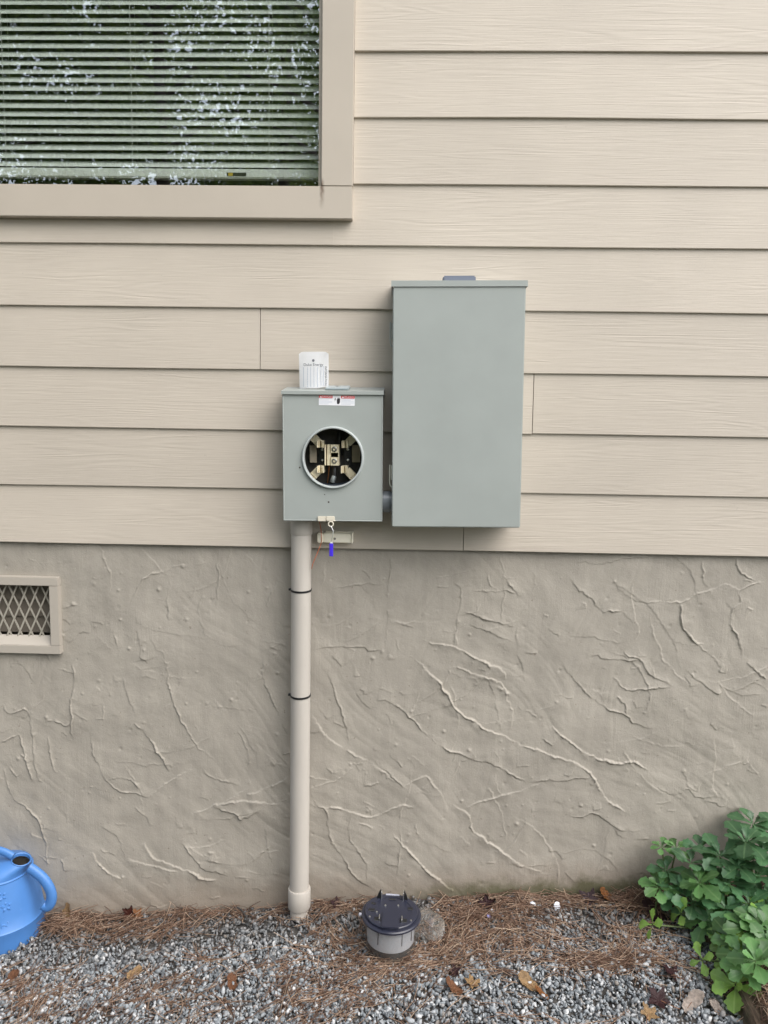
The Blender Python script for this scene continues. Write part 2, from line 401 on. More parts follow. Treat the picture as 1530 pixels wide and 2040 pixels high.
# sheathing behind the boards (round the window opening) and the dim room inside
bm = nb()
for r in [(XL, WIN_L-.03, Z0+.012, 3.0), (WIN_R+.03, XR, Z0+.012, 3.0), (WIN_L-.03, WIN_R+.03, Z0+.012, WIN_B-.03), (WIN_L-.03, WIN_R+.03, WIN_T+.03, 3.0)]:
    box(bm, r[0], r[1], .0175, .03, r[2], r[3])
bobj('sheathing', bm, mat('sheathing_board', (.3,.25,.18), .8), house)
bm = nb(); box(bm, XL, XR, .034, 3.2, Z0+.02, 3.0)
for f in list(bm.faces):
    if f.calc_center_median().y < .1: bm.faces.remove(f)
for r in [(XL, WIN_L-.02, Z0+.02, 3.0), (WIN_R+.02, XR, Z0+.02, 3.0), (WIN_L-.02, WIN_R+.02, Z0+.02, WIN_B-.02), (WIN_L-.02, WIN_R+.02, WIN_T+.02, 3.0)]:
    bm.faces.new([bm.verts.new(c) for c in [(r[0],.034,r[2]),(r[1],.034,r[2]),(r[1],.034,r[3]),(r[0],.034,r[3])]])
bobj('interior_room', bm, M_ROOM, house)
# window casings
def casing(x0, x1, z0, z1): return bobj('window_casing', box(nb(), x0, x1, -.0225, .016, z0, z1), M_TRIM, house, bev=.0016)
casing(WIN_L-.08, CAS_R, CAS_B, WIN_B)
casing(WIN_R, CAS_R, WIN_B+.0006, WIN_T); casing(WIN_L-.08, WIN_L, WIN_B+.0006, WIN_T); casing(WIN_L-.08, CAS_R, WIN_T+.0006, WIN_T+.08)
bm = nb()
for r in [(WIN_R-.009, WIN_R+.012, WIN_B-.012, WIN_T+.012), (WIN_L-.012, WIN_L+.009, WIN_B-.012, WIN_T+.012)]: box(bm, r[0], r[1], -.006, .05, r[2], r[3])
for r in [(WIN_B-.012, WIN_B+.004), (WIN_T-.004, WIN_T+.012)]: box(bm, WIN_L+.009, WIN_R-.009, -.006, .05, r[0], r[1])
sash = bobj('window_sash', bm, mat('weathered_sash_vinyl', (.47,.42,.35), .5), house, bev=.001)
bobj('pane', box(nb(), WIN_L+.009, WIN_R-.009, .0360, .0362, WIN_B+.003, WIN_T-.003), M_GLASS, sash)

# ---------------- stucco foundation: relief of overlapping trowel strokes
RIDGES = [
(1030,1080,3.06,[
 (4,'330,220 380,290 450,350 520,425 560,420 630,425'),(2,'330,570 450,585 540,605 660,610'),(3,'420,705 490,695 520,715 620,718 760,725'),
 (3,'650,660 665,690 740,715 800,790 880,845 945,875'),(3,'275,735 330,810 400,900 470,970 560,1020 650,1050 700,1100 780,1130 850,1135'),
 (6,'0,1010 160,1080 270,1180 380,1265 470,1310 610,1345 710,1340 780,1380 860,1395'),
 (5,'330,1335 400,1380 450,1420 510,1520 580,1600 670,1645'),(3,'60,1460 200,1455 330,1445 450,1435'),
 (-2,'700,240 705,400 720,470 745,530 720,610'),(-3,'750,380 860,365 985,365 1080,330 1200,290 1260,262 1360,280 1460,255 1520,245'),
 (4,'990,370 1000,470 1040,560 1110,630'),(4,'1110,630 1180,690 1265,795 1280,750'),(3,'1340,300 1355,360 1310,430 1300,530 1350,600 1380,720'),
 (3,'1410,740 1470,790 1520,840'),(3,'1030,780 1090,830 1200,920 1240,920'),(3,'590,820 640,880 720,900 800,890 940,880'),(3,'610,940 650,980 660,1050'),
 (-2,'1190,1180 1210,1280 1205,1400 1200,1500 1220,1550'),(3,'860,1480 920,1530 1000,1530 1040,1500 1080,1540 1150,1555 1210,1550'),
 (2,'1000,1390 1030,1440 1050,1490 1100,1510 1130,1460'),(4,'310,1665 400,1670 450,1645 530,1690 600,1740 690,1760 770,1755'),
 (3,'580,1740 640,1790 730,1815 810,1810'),(3,'1330,100 1340,160 1390,210 1450,230'),(2,'350,115 480,130 600,110 830,85'),(2,'1130,110 1140,240 1170,280'),
 (2,'510,930 530,990'),(3,'190,1890 240,1895 270,1940'),(3,'1150,1580 1270,1610')]),
(600,1080,2.834,[
 (3,'515,40 505,160 490,300 490,450 470,600'),(3,'50,605 150,600 250,590 350,590 400,620 470,610'),(2,'175,260 390,235 470,235'),
 (6,'710,565 860,590 960,640 1050,680 1130,720 1160,780'),(6,'640,655 700,730 770,780 830,860 900,960 1000,1030 1120,1085 1170,1110 1280,1160 1417,1205 1560,1250'),
 (-4,'830,715 900,715 1000,755 1100,790 1150,830 1160,890 1190,930 1180,1060'),
 (4,'415,885 500,910 600,980 700,1080 780,1150 880,1200 1000,1240 1100,1260 1200,1320 1280,1355 1410,1345'),
 (3,'150,740 200,880 240,1000 270,1180'),(5,'50,970 100,1030 150,1110 270,1190 350,1225 420,1270 530,1360'),
 (3,'380,1220 460,1280 520,1340 575,1390'),(-3,'575,1390 700,1325 750,1385 790,1430 830,1530'),
 (3,'50,1380 90,1480 140,1520 150,1620 180,1720 230,1770 300,1880 380,1940 450,1985'),(2,'275,1540 280,1680 350,1790 385,1930'),
 (-4,'130,1500 220,1500 350,1550 460,1530 560,1480 640,1510'),(2,'560,1480 550,1600 560,1700 540,1850 535,1980'),
 (5,'520,1650 600,1740 700,1850 800,1930 880,1990'),(6,'850,1480 940,1540 970,1630 1050,1690 1150,1760 1250,1830 1400,1880'),
 (-5,'930,1510 1030,1470 1150,1430 1270,1400 1370,1360'),(2,'640,1570 650,1650 750,1720 860,1760'),(2,'905,260 900,330 880,480 860,590'),
 (2,'1045,160 1060,230 1110,275'),(2,'970,280 1100,275 1220,285'),(3,'1140,200 1200,260 1230,310'),(3,'1220,480 1215,620 1255,700 1260,780'),
 (3,'920,400 1080,440 1200,480'),(3,'950,470 1070,515 1200,570'),(3,'530,545 560,620 640,660'),(2,'310,850 350,900 390,950'),(2,'1220,930 1330,980 1417,1040'),(3,'50,890 110,950 150,1010')]),
(0,1080,2.468,[
 (3,'660,340 680,450 700,560 730,595'),(3,'560,430 585,560 610,710 660,835'),(4,'650,890 710,950 770,1020 805,1080 830,1140'),
 (3,'730,460 760,520 810,560 825,680 850,800 900,890 950,990 1060,1080'),(2,'600,600 700,580 800,555'),(4,'445,930 460,1040 520,1170 600,1230 690,1240 730,1260'),
 (3,'520,1165 640,1170 710,1250'),(-4,'730,1255 800,1200 900,1140 960,1080'),(3,'985,1110 1050,1165 1180,1200'),(-6,'1210,1240 1300,1220 1420,1155'),
 (-5,'890,1400 930,1350 1020,1310 1150,1275 1250,1275 1350,1285 1420,1260'),(4,'1050,1310 1160,1330 1190,1365 1280,1310'),
 (6,'705,1480 740,1545 850,1590 950,1635 1060,1672'),(4,'890,1465 940,1540 1000,1600 1090,1635 1260,1655'),(3,'1010,1560 1100,1580 1190,1585 1280,1545 1330,1500'),
 (2,'1300,1400 1310,1480 1340,1580'),(4,'660,1310 720,1360 740,1400'),(5,'450,1520 510,1610 600,1670'),(5,'610,1560 720,1590 880,1620'),
 (3,'225,880 270,880 310,905 340,890'),(3,'225,890 230,1000 260,1120 290,1130'),(3,'350,600 365,680 350,800 350,1000'),(3,'340,500 380,450 440,440'),
 (3,'10,800 60,845 130,825 150,950 180,1150 210,1180'),(3,'0,990 60,960 100,965 130,1080 155,1190'),(4,'10,1110 40,1220 80,1280 130,1310 200,1390 225,1500 235,1590'),
 (2,'450,800 510,800 500,880'),(-2,'590,390 650,280 700,180 830,130 900,115 1060,85'),(2,'1065,90 1070,180 1060,330'),(2,'835,180 825,280 825,390'),
 (2,'1380,155 1330,260 1310,340'),(2,'1290,490 1400,510 1425,600'),(3,'1290,560 1300,680 1370,850 1420,960'),(2,'1170,930 1215,1020 1225,1140'),
 (3,'45,600 100,605 130,640 170,700'),(2,'500,1400 580,1460 610,1560')])]
SY = .018
sxs = np.concatenate([np.arange(-2.6, -1.17, .025), np.arange(-1.17, 1.08, .0019), np.arange(1.08, 2.52, .025)])
szs = np.concatenate([np.arange(-.35, -.13, .02), np.arange(-.13, Z0+.035, .0019)])
X, Zg = np.meshgrid(sxs, szs, indexing='ij')
_wx = .20*vnoise(X, Zg, .33, 61); _wz = .20*vnoise(X, Zg, .29, 62); X0, Z0g = X, Zg; X, Zg = X+_wx, Zg+_wz
Ua = X*.80-Zg*.60; Va = X*.60+Zg*.80; Ub = X*.35+Zg*.94; Vb = X*.94-Zg*.35; X, Zg = X0, Z0g
_m = np.clip(vnoise(X, Zg, .30, 27)*2.5+.5, 0, 1)            # the plasterer's two main directions of stroke
Hh = .0050*vnoise(X, Zg, .22, 21)+.0042*vnoise(X, Zg, .09, 22)+.0014*vnoise(X, Zg, .03, 23)
Hh += _m*(.0036*np.abs(vnoise(Ua/4, Va, .055, 24))+.0013*np.abs(vnoise(Ua/5, Va, .021, 25)))+(1-_m)*(.0036*np.abs(vnoise(Ub/4, Vb, .06, 26))+.0013*np.abs(vnoise(Ub/5, Vb, .02, 28)))
Xw = X+.008*vnoise(X, Zg, .035, 31)+.005*vnoise(X, Zg, .012, 32)+.003*vnoise(X, Zg, .005, 35); Zw = Zg+.008*vnoise(X, Zg, .035, 33)+.005*vnoise(X, Zg, .012, 34)+.003*vnoise(X, Zg, .005, 36)
def stroke(pl, A):
    """one trowel edge: plaster piled up on one side of the line, falling off sharply on the other"""
    global Hh
    lift = A > 0; A = abs(A)*.00064
    pl = np.array([(q.x, q.y) for q in spline([(a, b, 0) for a, b in pl], 4)])
    mg = .075
    i0, i1 = np.searchsorted(sxs, [pl[:, 0].min()-mg, pl[:, 0].max()+mg]); j0, j1 = np.searchsorted(szs, [pl[:, 1].min()-mg, pl[:, 1].max()+mg])
    if i1 <= i0+1 or j1 <= j0+1: return
    x = Xw[i0:i1, j0:j1]; z = Zw[i0:i1, j0:j1]
    best = np.full(x.shape, 9.); sgn = np.ones(x.shape); tt = np.zeros(x.shape); n = len(pl)-1
    for k in range(n):
        a, b = pl[k], pl[k+1]; d = b-a; l2 = d@d+1e-12
        t = np.clip(((x-a[0])*d[0]+(z-a[1])*d[1])/l2, 0, 1)
        dx = x-a[0]-t*d[0]; dz = z-a[1]-t*d[1]; r = np.hypot(dx, dz); c = d[0]*dz-d[1]*dx
        u = r < best; best = np.where(u, r, best); sgn = np.where(u, np.sign(c), sgn); tt = np.where(u, (k+t)/n, tt)
    s = best*sgn*(1 if lift else -1)
    taper = np.clip(np.minimum(tt, 1-tt)*6, 0, 1)**.8*np.exp(-(best/.055)**2)
    amp = np.clip(.70+1.5*vnoise(x, z, .06, 41)+.7*vnoise(x, z, .018, 42), 0.05, 2)
    lip = np.clip(.15+2.2*vnoise(x, z, .045, 43)+1.2*vnoise(x, z, .009, 44), 0, 1.6)
    h = amp*np.where(s > 0, .35*np.exp(-s/.010)+.65*np.exp(-s/.045), np.exp(-(s/.0015)**2))+1.15*lip*np.exp(-((s-.0008)/.0019)**2)
    Hh[i0:i1, j0:j1] += A*taper*h
for ox, oy, sc, lines in RIDGES:
    for A, t in lines:
        pts = [tuple(map(float, q.split(','))) for q in t.split()]
        pl = []
        for a, b in pts:
            q = P(ox+a/sc, oy+b/sc, SY-.003); pl.append((q.x, q.z))
        stroke(pl, -A if A >= 5 else A)       # the deep drags leave their lower side proud
for k in range(95):       # broad sweeps of the trowel, each leaving a faint edge
    x, z = rng.uniform(-1.2, 1.1), rng.uniform(-.05, 1.0); R0 = rng.uniform(.10, .45); a0 = rng.uniform(-2.6, .2); da = rng.uniform(.10, .38)/R0; sg = 1 if rng.random() < .75 else -1
    stroke([(x+R0*(math.cos(a0+sg*da*t)-math.cos(a0)), z+R0*(math.sin(a0+sg*da*t)-math.sin(a0))) for t in np.linspace(0, 1, 6)], rng.uniform(.5, 1.7)*(1 if rng.random() < .6 else -1))
for k in range(240):      # lesser flecks and short drags of plaster
    x, z = rng.uniform(-1.2, 1.1), rng.uniform(-.05, .98); a = rng.uniform(-1.3, .3); l = rng.uniform(.01, .05)
    stroke([(x, z), (x+l*.5*math.cos(a)+.004, z+l*.5*math.sin(a)), (x+l*math.cos(a), z+l*math.sin(a))], rng.uniform(.8, 2.2)*(1 if rng.random() < .7 else -1))
for k in range(420):      # crumbs
    x, z, r = rng.uniform(-1.2, 1.1), rng.uniform(-.05, .98), rng.uniform(.002, .005)
    i0, i1 = np.searchsorted(sxs, [x-3*r, x+3*r]); j0, j1 = np.searchsorted(szs, [z-3*r, z+3*r])
    Hh[i0:i1, j0:j1] += rng.uniform(-.6, 1)*r*.7*np.exp(-((X[i0:i1, j0:j1]-x)**2+(Zg[i0:i1, j0:j1]-z)**2)/r**2)
nx, nz = X.shape; idx = np.arange(nx*nz).reshape(nx, nz)
f = np.stack([idx[:-1,:-1], idx[1:,:-1], idx[1:,1:], idx[:-1,1:]], -1).reshape(-1, 4)
V_R, V_L, V_T, V_B = -.980, -1.33, Z0-.122, Z0-.292
cx = (X[:-1,:-1]+.0015).ravel(); cz = (Zg[:-1,:-1]+.0015).ravel()
f = f[~((cx > V_L-.008) & (cx < V_R+.008) & (cz > V_B-.008) & (cz < V_T+.008))]
fo = link('foundation_wall', npmesh('foundation_wall', np.stack([X, SY-Hh, Zg], -1).reshape(-1, 3), f), M_STUC, house, smooth=True)

# ---------------- foundation vent
bm = nb()
def vrect(x0, x1, z0, z1, y0, y1): box(bm, x0, x1, y0, y1, z0, z1)
vrect(V_L-.026, V_R+.026, V_T, V_T+.024, .001, .04); vrect(V_R, V_R+.026, V_B, V_T-.0003, .001, .04)
vrect(V_L-.026, V_L, V_B, V_T-.0003, .001, .04); vrect(V_L-.026, V_R+.026, V_B-.024, V_B-.0003, .001, .04)
M_VENT = mat('vent_paint', (.41,.37,.315), .55, build=lambda nt, b: bump(nt, b, noise(nt, coords(nt), 350, 3), .2, .0008))
vent = bobj('foundation_vent', bm, M_VENT, house, bev=.0014)
bm = nb()                                          # sloped sill inside the frame
v = [bm.verts.new(c) for c in [(V_L,.006,V_B),(V_R,.006,V_B),(V_R,.030,V_B+.022),(V_L,.030,V_B+.022),(V_L,.030,V_B),(V_R,.030,V_B)]]
bm.faces.new((v[0],v[1],v[2],v[3])); bm.faces.new((v[0],v[4],v[5],v[1])); bm.faces.new((v[4],v[3],v[2],v[5])); bm.faces.new((v[1],v[5],v[2])); bm.faces.new((v[0],v[3],v[4]))
bobj('sill', bm, M_VENT, vent)
bm = nb(); pw, ph = .0308, .0685; gy = .026
zt, zb = V_T, V_B+.018
def strand(x0, z0, x1, z1, y):
    pts = []
    for x, z in ((x0, z0), (x1, z1)): pts.append((x, z))
    d = Vector((x1-x0, 0, z1-z0)); n_ = Vector((-d.z, 0, d.x)).normalized()*.0021
    for a in range(1):
        q = [Vector((x0, y, z0))-n_, Vector((x1, y, z1))-n_, Vector((x1, y, z1))+n_, Vector((x0, y, z0))+n_]
        vv = [bm.verts.new(p) for p in q]+[bm.verts.new(p+Vector((0, .0022, 0))) for p in q]
        for fc in [(0,1,2,3),(7,6,5,4),(0,4,5,1),(1,5,6,2),(2,6,7,3),(3,7,4,0)]: bm.faces.new([vv[i] for i in fc])
nst = int((V_R-V_L)/pw)+8; slope = pw/ph
for i in range(-6, nst):
    for sg in (1, -1):
        xa = V_L+i*pw+.0045+(0); x0, z0, x1, z1 = xa, zt, xa+sg*slope*(zt-zb), zb
        if max(x0, x1) < V_L or min(x0, x1) > V_R: continue
        def clip(xv, xa_, za_, xb_, zb_): t = (xv-xa_)/(xb_-xa_); return xv, za_+t*(zb_-za_)
        if x0 < V_L: x0, z0 = clip(V_L, x0, z0, x1, z1)
        if x0 > V_R: x0, z0 = clip(V_R, x0, z0, x1, z1)
        if x1 < V_L: x1, z1 = clip(V_L, x0, z0, x1, z1)
        if x1 > V_R: x1, z1 = clip(V_R, x0, z0, x1, z1)
        strand(x0, z0, x1, z1, gy+(.0023 if sg > 0 else 0))
bobj('expanded_metal_grille', bm, mat('grille_paint', (.36,.335,.28), .5), vent)
bm = nb(); box(bm, V_L-.012, V_R+.012, .105, .11, V_B-.02, V_T+.02)
for r in [(V_L-.012, V_L-.004), (V_R+.004, V_R+.012)]: box(bm, r[0], r[1], .0405, .105, V_B-.02, V_T+.02)
for r in [(V_B-.02, V_B-.008), (V_T+.008, V_T+.02)]: box(bm, V_L-.004, V_R+.004, .0405, .105, r[0], r[1])
bobj('shutter_box', bm, mat('vent_box', (.10,.085,.065), .8), vent)
for k in range(4):
    zc = V_B+.022+k*.047
    bm = nb(); v = [bm.verts.new(c) for c in [(V_L+.002,.058,zc),(V_R-.002,.058,zc),(V_R-.002,.066,zc+.049),(V_L+.002,.066,zc+.049),(V_L+.002,.061,zc-.001),(V_R-.002,.061,zc-.001),(V_R-.002,.069,zc+.05),(V_L+.002,.069,zc+.05)]]
    for fc in [(0,1,2,3),(7,6,5,4),(0,4,5,1),(1,5,6,2),(2,6,7,3),(3,7,4,0)]: bm.faces.new([v[i] for i in fc])
    bobj('louver', bm, mat('louver_brown', (.17,.145,.115), .6), vent)

# ================================================================== WINDOW BLIND
blind = thing('window_blind', 'white horizontal slat blind hanging inside the window', 'blind', ((WIN_L+WIN_R)/2, .072, WIN_B))
hw = (WIN_R-WIN_L)/2-.0125; slat0 = None
bm = nb(); secs = []; TL_ = R(50)
for i in range(7):
    t = i/6-.5; a_, b_ = t*.0248, .0020*(1-(2*t)**2); secs.append((a_*math.cos(TL_)-b_*math.sin(TL_), a_*math.sin(TL_)+b_*math.cos(TL_)))
na = 24
for j in range(na+1):
    x = -hw+2*hw*j/na; secs_v = [bm.verts.new((x, a, b)) for a, b in secs]
    if j:
        for k in range(6): bm.faces.new((pv[k], secs_v[k], secs_v[k+1], pv[k+1]))
    pv = secs_v
sl = bobj('slat', bm, M_SLAT, blind, smooth=True); sl.location = (0, 0, .080)
for k in range(1, 29):
    o = sl.copy(); C.objects.link(o); o.parent = blind
    o.location = (random.uniform(-.0008, .0008), random.uniform(-.0006, .0006), .080+.0212*k+random.uniform(-.0006, .0006)); o.rotation_euler = (R(random.uniform(-2, 2)), R(random.uniform(-.06, .06)), 0)
bobj('bottom_rail', box(nb(), -hw, hw, -.013, .013, .042, .066), M_SLAT, blind, bev=.003)
bobj('head_rail', box(nb(), -hw, hw, -.015, .015, .690, .722), M_SLAT, blind, bev=.003)
lab = bobj('rail_sticker', box(nb(), .0, .052, -.0137, -.0131, .047, .056), mat('dark_sticker', (.03,.03,.025), .5), blind)
lab.location.x = P(452, 345, .06).x-blind.location.x
bobj('sticker_mark', box(nb(), .004, .016, -.0142, -.0138, .0478, .0553), mat('yellow_sticker', (.6,.45,.05), .5), lab)
for px in (8, 262, 536):
    x = P(px, 200, .06).x-blind.location.x; bm = nb()
    tube(bm, [(x, -.0135, .06), (x+.0006, -.0135, .35), (x, -.0135, .70)], .0006, 5); tube(bm, [(x+.004, .0135, .06), (x+.004, .0135, .70)], .0006, 5)
    bobj('ladder_cord', bm, mat('white_cord', (.7,.72,.68), .7), blind)

# ================================================================== METER SOCKET
MX, MZ, MR = -.185, Z0+.088, R(-.5)
ms = thing('meter_socket_box', 'small grey steel meter box with an open round hole showing metal jaws', 'electrical box', (MX, 0, MZ), (0, MR, 0))
Wm, Hm, Dm = .127, .322, .098
bm = nb()
box(bm, -Wm+.004, Wm-.004, -.003, .0, .004, Hm+.02)                      # back
box(bm, -Wm+.003, -Wm+.0045, -.088, -.0032, .004, Hm+.005); box(bm, Wm-.0045, Wm-.003, -.088, -.0032, .004, Hm+.005)
box(bm, -Wm+.0047, Wm-.0047, -.088, -.0032, .004, .0055)
bobj('enclosure', bm, M_BOX, ms)
# cover with a round opening
hx, hz, hr = P(664, 912, -.104).x-MX, P(664, 912, -.104).z-MZ, .0735
def cover_plate(bm, y):
    n = 64; ci = []; ro = []
    for k in range(n):
        a = 2*math.pi*(k+.5)/n; c, s = math.cos(a), math.sin(a)
        tx = ((Wm-hx) if c > 0 else (Wm+hx))/max(abs(c), 1e-9); tz = ((Hm-hz) if s > 0 else hz)/max(abs(s), 1e-9); t = min(tx, tz)
        ci.append(bm.verts.new((hx+hr*c, y, hz+hr*s))); ro.append(bm.verts.new((hx+t*c, y, hz+t*s)))
    for k in range(n): bm.faces.new((ci[k], ci[(k+1) % n], ro[(k+1) % n], ro[k]))
    cs = [(Wm, Hm), (-Wm, Hm), (-Wm, 0), (Wm, 0)]
    for X_, Z_ in cs:
        near = sorted(ro, key=lambda v: (v.co.x-X_)**2+(v.co.z-Z_)**2)[:4]
        e1 = min((v for v in ro if abs(v.co.x-X_) < 1e-6), key=lambda v: abs(v.co.z-Z_)); e2 = min((v for v in ro if abs(v.co.z-Z_) < 1e-6), key=lambda v: abs(v.co.x-X_))
        if abs(e1.co.z-Z_) > 1e-6 and abs(e2.co.x-X_) > 1e-6: bm.faces.new((e1, bm.verts.new((X_, y, Z_)), e2))
bm = nb(); cover_plate(bm, -Dm)
t_ = .0015
box(bm, -Wm, -Wm+t_, -Dm+.0002, -.05, 0, Hm); box(bm, Wm-t_, Wm, -Dm+.0002, -.05, 0, Hm); box(bm, -Wm+t_+.0002, Wm-t_-.0002, -Dm+.0002, -.06, 0, t_)
for a in (-1, 1):                       # rolled edge of the cover
    tube(bm, [(a*(Wm-.001), -Dm+.0012, .001), (a*(Wm-.001), -Dm+.0012, Hm-.001)], .0019, 8)
tube(bm, [(-Wm+.001, -Dm+.0012, .001), (Wm-.001, -Dm+.0012, .001)], .0019, 8)
bobj('cover', bm, M_BOX, ms)
bm = nb(); lathe(bm, [(.0735, -.012), (.0735, .006), (.0745, .0082), (.0768, .0085), (.0785, .006), (.0790, .0015), (.0800, -.0005)], 64, Matrix.Translation((hx, -Dm, hz)) @ TOFRONT)
bobj('cover_ring', bm, mat('ring_enamel', (.42,.45,.44), .3, build=None), ms, smooth=True)
# sloping rain hood
def hood(half, zf, zb_, yf, lip, name, parent):
    bm = nb(); pr = [(0, zb_), (yf, zf), (yf, zf-lip), (yf+.0022, zf-lip), (yf+.0022, zf-.0026), (0, zb_-.0026)]
    A = [bm.verts.new((-half, a, b)) for a, b in pr]; B = [bm.verts.new((half, a, b)) for a, b in pr]
    for k in range(6): bm.faces.new((A[k], A[(k+1) % 6], B[(k+1) % 6], B[k]))
    bm.faces.new(A[::-1]); bm.faces.new(B)
    for s in (-1, 1):
        x0, x1 = sorted((s*half, s*(half-.0018)))
        v = [bm.verts.new(c) for c in [(x0,-.001,zb_-.003),(x0,yf+.003,zf-.0028),(x0,yf+.003,zf-lip),(x0,-.001,zf-lip),(x1,-.001,zb_-.003),(x1,yf+.003,zf-.0028),(x1,yf+.003,zf-lip),(x1,-.001,zf-lip)]]
        for fc in [(0,1,2,3),(7,6,5,4),(0,4,5,1),(1,5,6,2),(2,6,7,3),(3,7,4,0)]: bm.faces.new([v[i] for i in fc])
    return bobj(name, bm, M_BOX, parent)
hood(.1295, Hm+.0085, Hm+.0225, -.1035, .0085, 'rain_hood', ms)
hpx = P(675, 776, -.06).x-MX
def sl_z(y): return Hm+.0225+(y/-.1035)*(-.014)
Ms = Matrix.Translation((hpx, -.05, sl_z(-.05)+.0035)) @ Matrix.Rotation(math.atan(.014/.1035), 4, 'X')
hub = bobj('hub_closure_plate', box(nb(), -.030, .030, -.033, .033, -.0022, .0028, Ms), mat('hub_plate_enamel', (.40,.45,.46), .35), ms, bev=.0012)
bm = nb(); lathe(bm, [(.0001, .006), (.003, .0055), (.005, .004), (.005, .0027)], 14, Ms); bobj('screw', bm, M_STEEL, hub, smooth=True)
# innards
def inn(px, py): q = P(px, py, -.045); return q.x-MX, q.z-MZ
bobj('back_pan', box(nb(), -.105, .105, -.012, -.0035, .02, Hm-.03), M_DARKIN, ms)
def jaw(sx, sz, cxp, czp):
    x, z = inn(cxp, czp); bm = nb()
    box(bm, x-.0085, x-.0062, -.072, -.030, z-.0095, z+.0095); box(bm, x+.0062, x+.0085, -.072, -.030, z-.0095, z+.0095)
    box(bm, x-.0060, x-.0015, -.060, -.032, z-.0095, z+.0095); box(bm, x+.0015, x+.0060, -.060, -.032, z-.0095, z+.0095)
    box(bm, x-.0085, x+.0085, -.0298, -.024, z-.0095, z+.0095)
    Mj = Matrix.Translation((x+sx*.017, -.046, z+sz*.014)) @ Matrix.Rotation(R(-45*sx*sz), 4, 'Y')
    box(bm, -.017, .017, -.004, .004, -.0105, .0105, Mj)
    j = bobj('meter_jaw', bm, M_TIN, ms, bev=.0007, seg=1)
    bm = nb()
    for q in (.004, .009, .013): box(bm, sx*q-.0012, sx*q+.0012, -.0062, -.0043, -.0105, .0105, Mj)
    bobj('lug_rib', bm, M_TIN, j)
    if sz < 0:
        bm = nb(); Mk = Matrix.Translation((x+sx*.030, -.050, z+sz*.027)) @ TOFRONT
        lathe(bm, [(.0075, -.008), (.0075, .003), (.006, .0045), (.004, .0045), (.0035, .001), (.0001, .001)], 18, Mk); bobj('lug_screw', bm, M_STEEL, j, smooth=True)
jaw(-1, 1, 641, 884); jaw(1, 1, 690, 885); jaw(-1, -1, 641, 934); jaw(1, -1, 688, 935)
x0, z1 = inn(649, 885); x1, z0 = inn(677.5, 927); xm = inn(661, 900)[0]
bm = nb(); box(bm, x0, x0+.0035, -.062, -.03, z0, z1); box(bm, x0+.0062, xm-.0005, -.056, -.03, z0, z1)
bobj('neutral_bar', bm, M_TIN, ms, bev=.0006, seg=1)
zm = (z0+z1)/2; bm = nb()
box(bm, xm+.0005, x1-.0026, -.062, -.03, zm+.006, z1); box(bm, xm+.0005, x1-.0026, -.062, -.03, z0, zm-.006); box(bm, x1-.0022, x1, -.064, -.03, z0, z1)
nbk = bobj('neutral_lug', bm, M_TIN, ms, bev=.0006, seg=1)
for zc in (zm+.0155, zm-.0155):
    bm = nb(); lathe(bm, [(.0068, -.002), (.0068, .002), (.0055, .003), (.0040, .003), (.0036, -.001), (.0001, -.001)], 20, Matrix.Translation(((xm+x1-.002)/2, -.0625, zc)) @ TOFRONT)
    bobj('lug_screw', bm, mat('dark_steel', (.25,.25,.24), .35, 1.0), nbk, smooth=True)
for pxa, pxb in ((617, 631), (702, 718)):
    a, zt_ = inn(pxa, 887); b, zb_ = inn(pxb, 922); bobj('insulator_plate', box(nb(), a, b, -.034, -.028, zb_, zt_), M_INSUL, ms, bev=.001)
for pxc in (641, 692):
    a, zt_ = inn(pxc-7, 878); b, zb_ = inn(pxc+7, 942); jb = bobj('jaw_block', box(nb(), a, b, -.0235, -.0125, zb_, zt_), M_BLACK, ms, bev=.002)
    for py in (896, 917):
        x, z = inn(pxc+1, py); bm = nb(); lathe(bm, [(.0001, .0045), (.0025, .004), (.0036, .002), (.0036, -.006)], 14, Matrix.Translation((x, -.028, z)) @ TOFRONT); bobj('screw', bm, M_STEEL, jb, smooth=True)
x, z = inn(668, 945); tubem = tube(nb(), spline([(x-.002, -.04, z+.022), (x-.001, -.045, z+.002), (x-.006, -.045, z-.03), (x-.01, -.04, .03)]), .0065, 10)
cb = bobj('service_cable', tubem, M_BLACK, ms, smooth=True)
bobj('bare_conductor', tube(nb(), spline([(x-.0012, -.051, z-.004), (x-.004, -.052, z-.012), (x-.006, -.051, z-.020)]), .0067, 10), mat('dull_aluminium', (.35,.38,.38), .5, .7), cb, smooth=True)
bobj('service_cable', tube(nb(), spline([(-.09, -.05, z-.004), (-.05, -.055, z-.026), (0, -.05, z-.033), (.05, -.045, z-.022), (.09, -.04, z)]), .009, 10), mat('blue_black_cable', (.012,.018,.028), .4), ms, smooth=True)
bobj('service_cable', tube(nb(), spline([(x+.012, -.02, z+.05), (x+.010, -.03, z+.075), (x+.012, -.03, z+.11)]), .007, 10), M_BLACK, ms, smooth=True)
x, z = inn(652, 950); bobj('copper_wire', tube(nb(), spline([(x+.006, -.035, z+.03), (x+.002, -.03, z), (x-.004, -.02, z-.04)]), .0011, 6), mat('copper', (.55,.22,.08), .4, .6), ms)
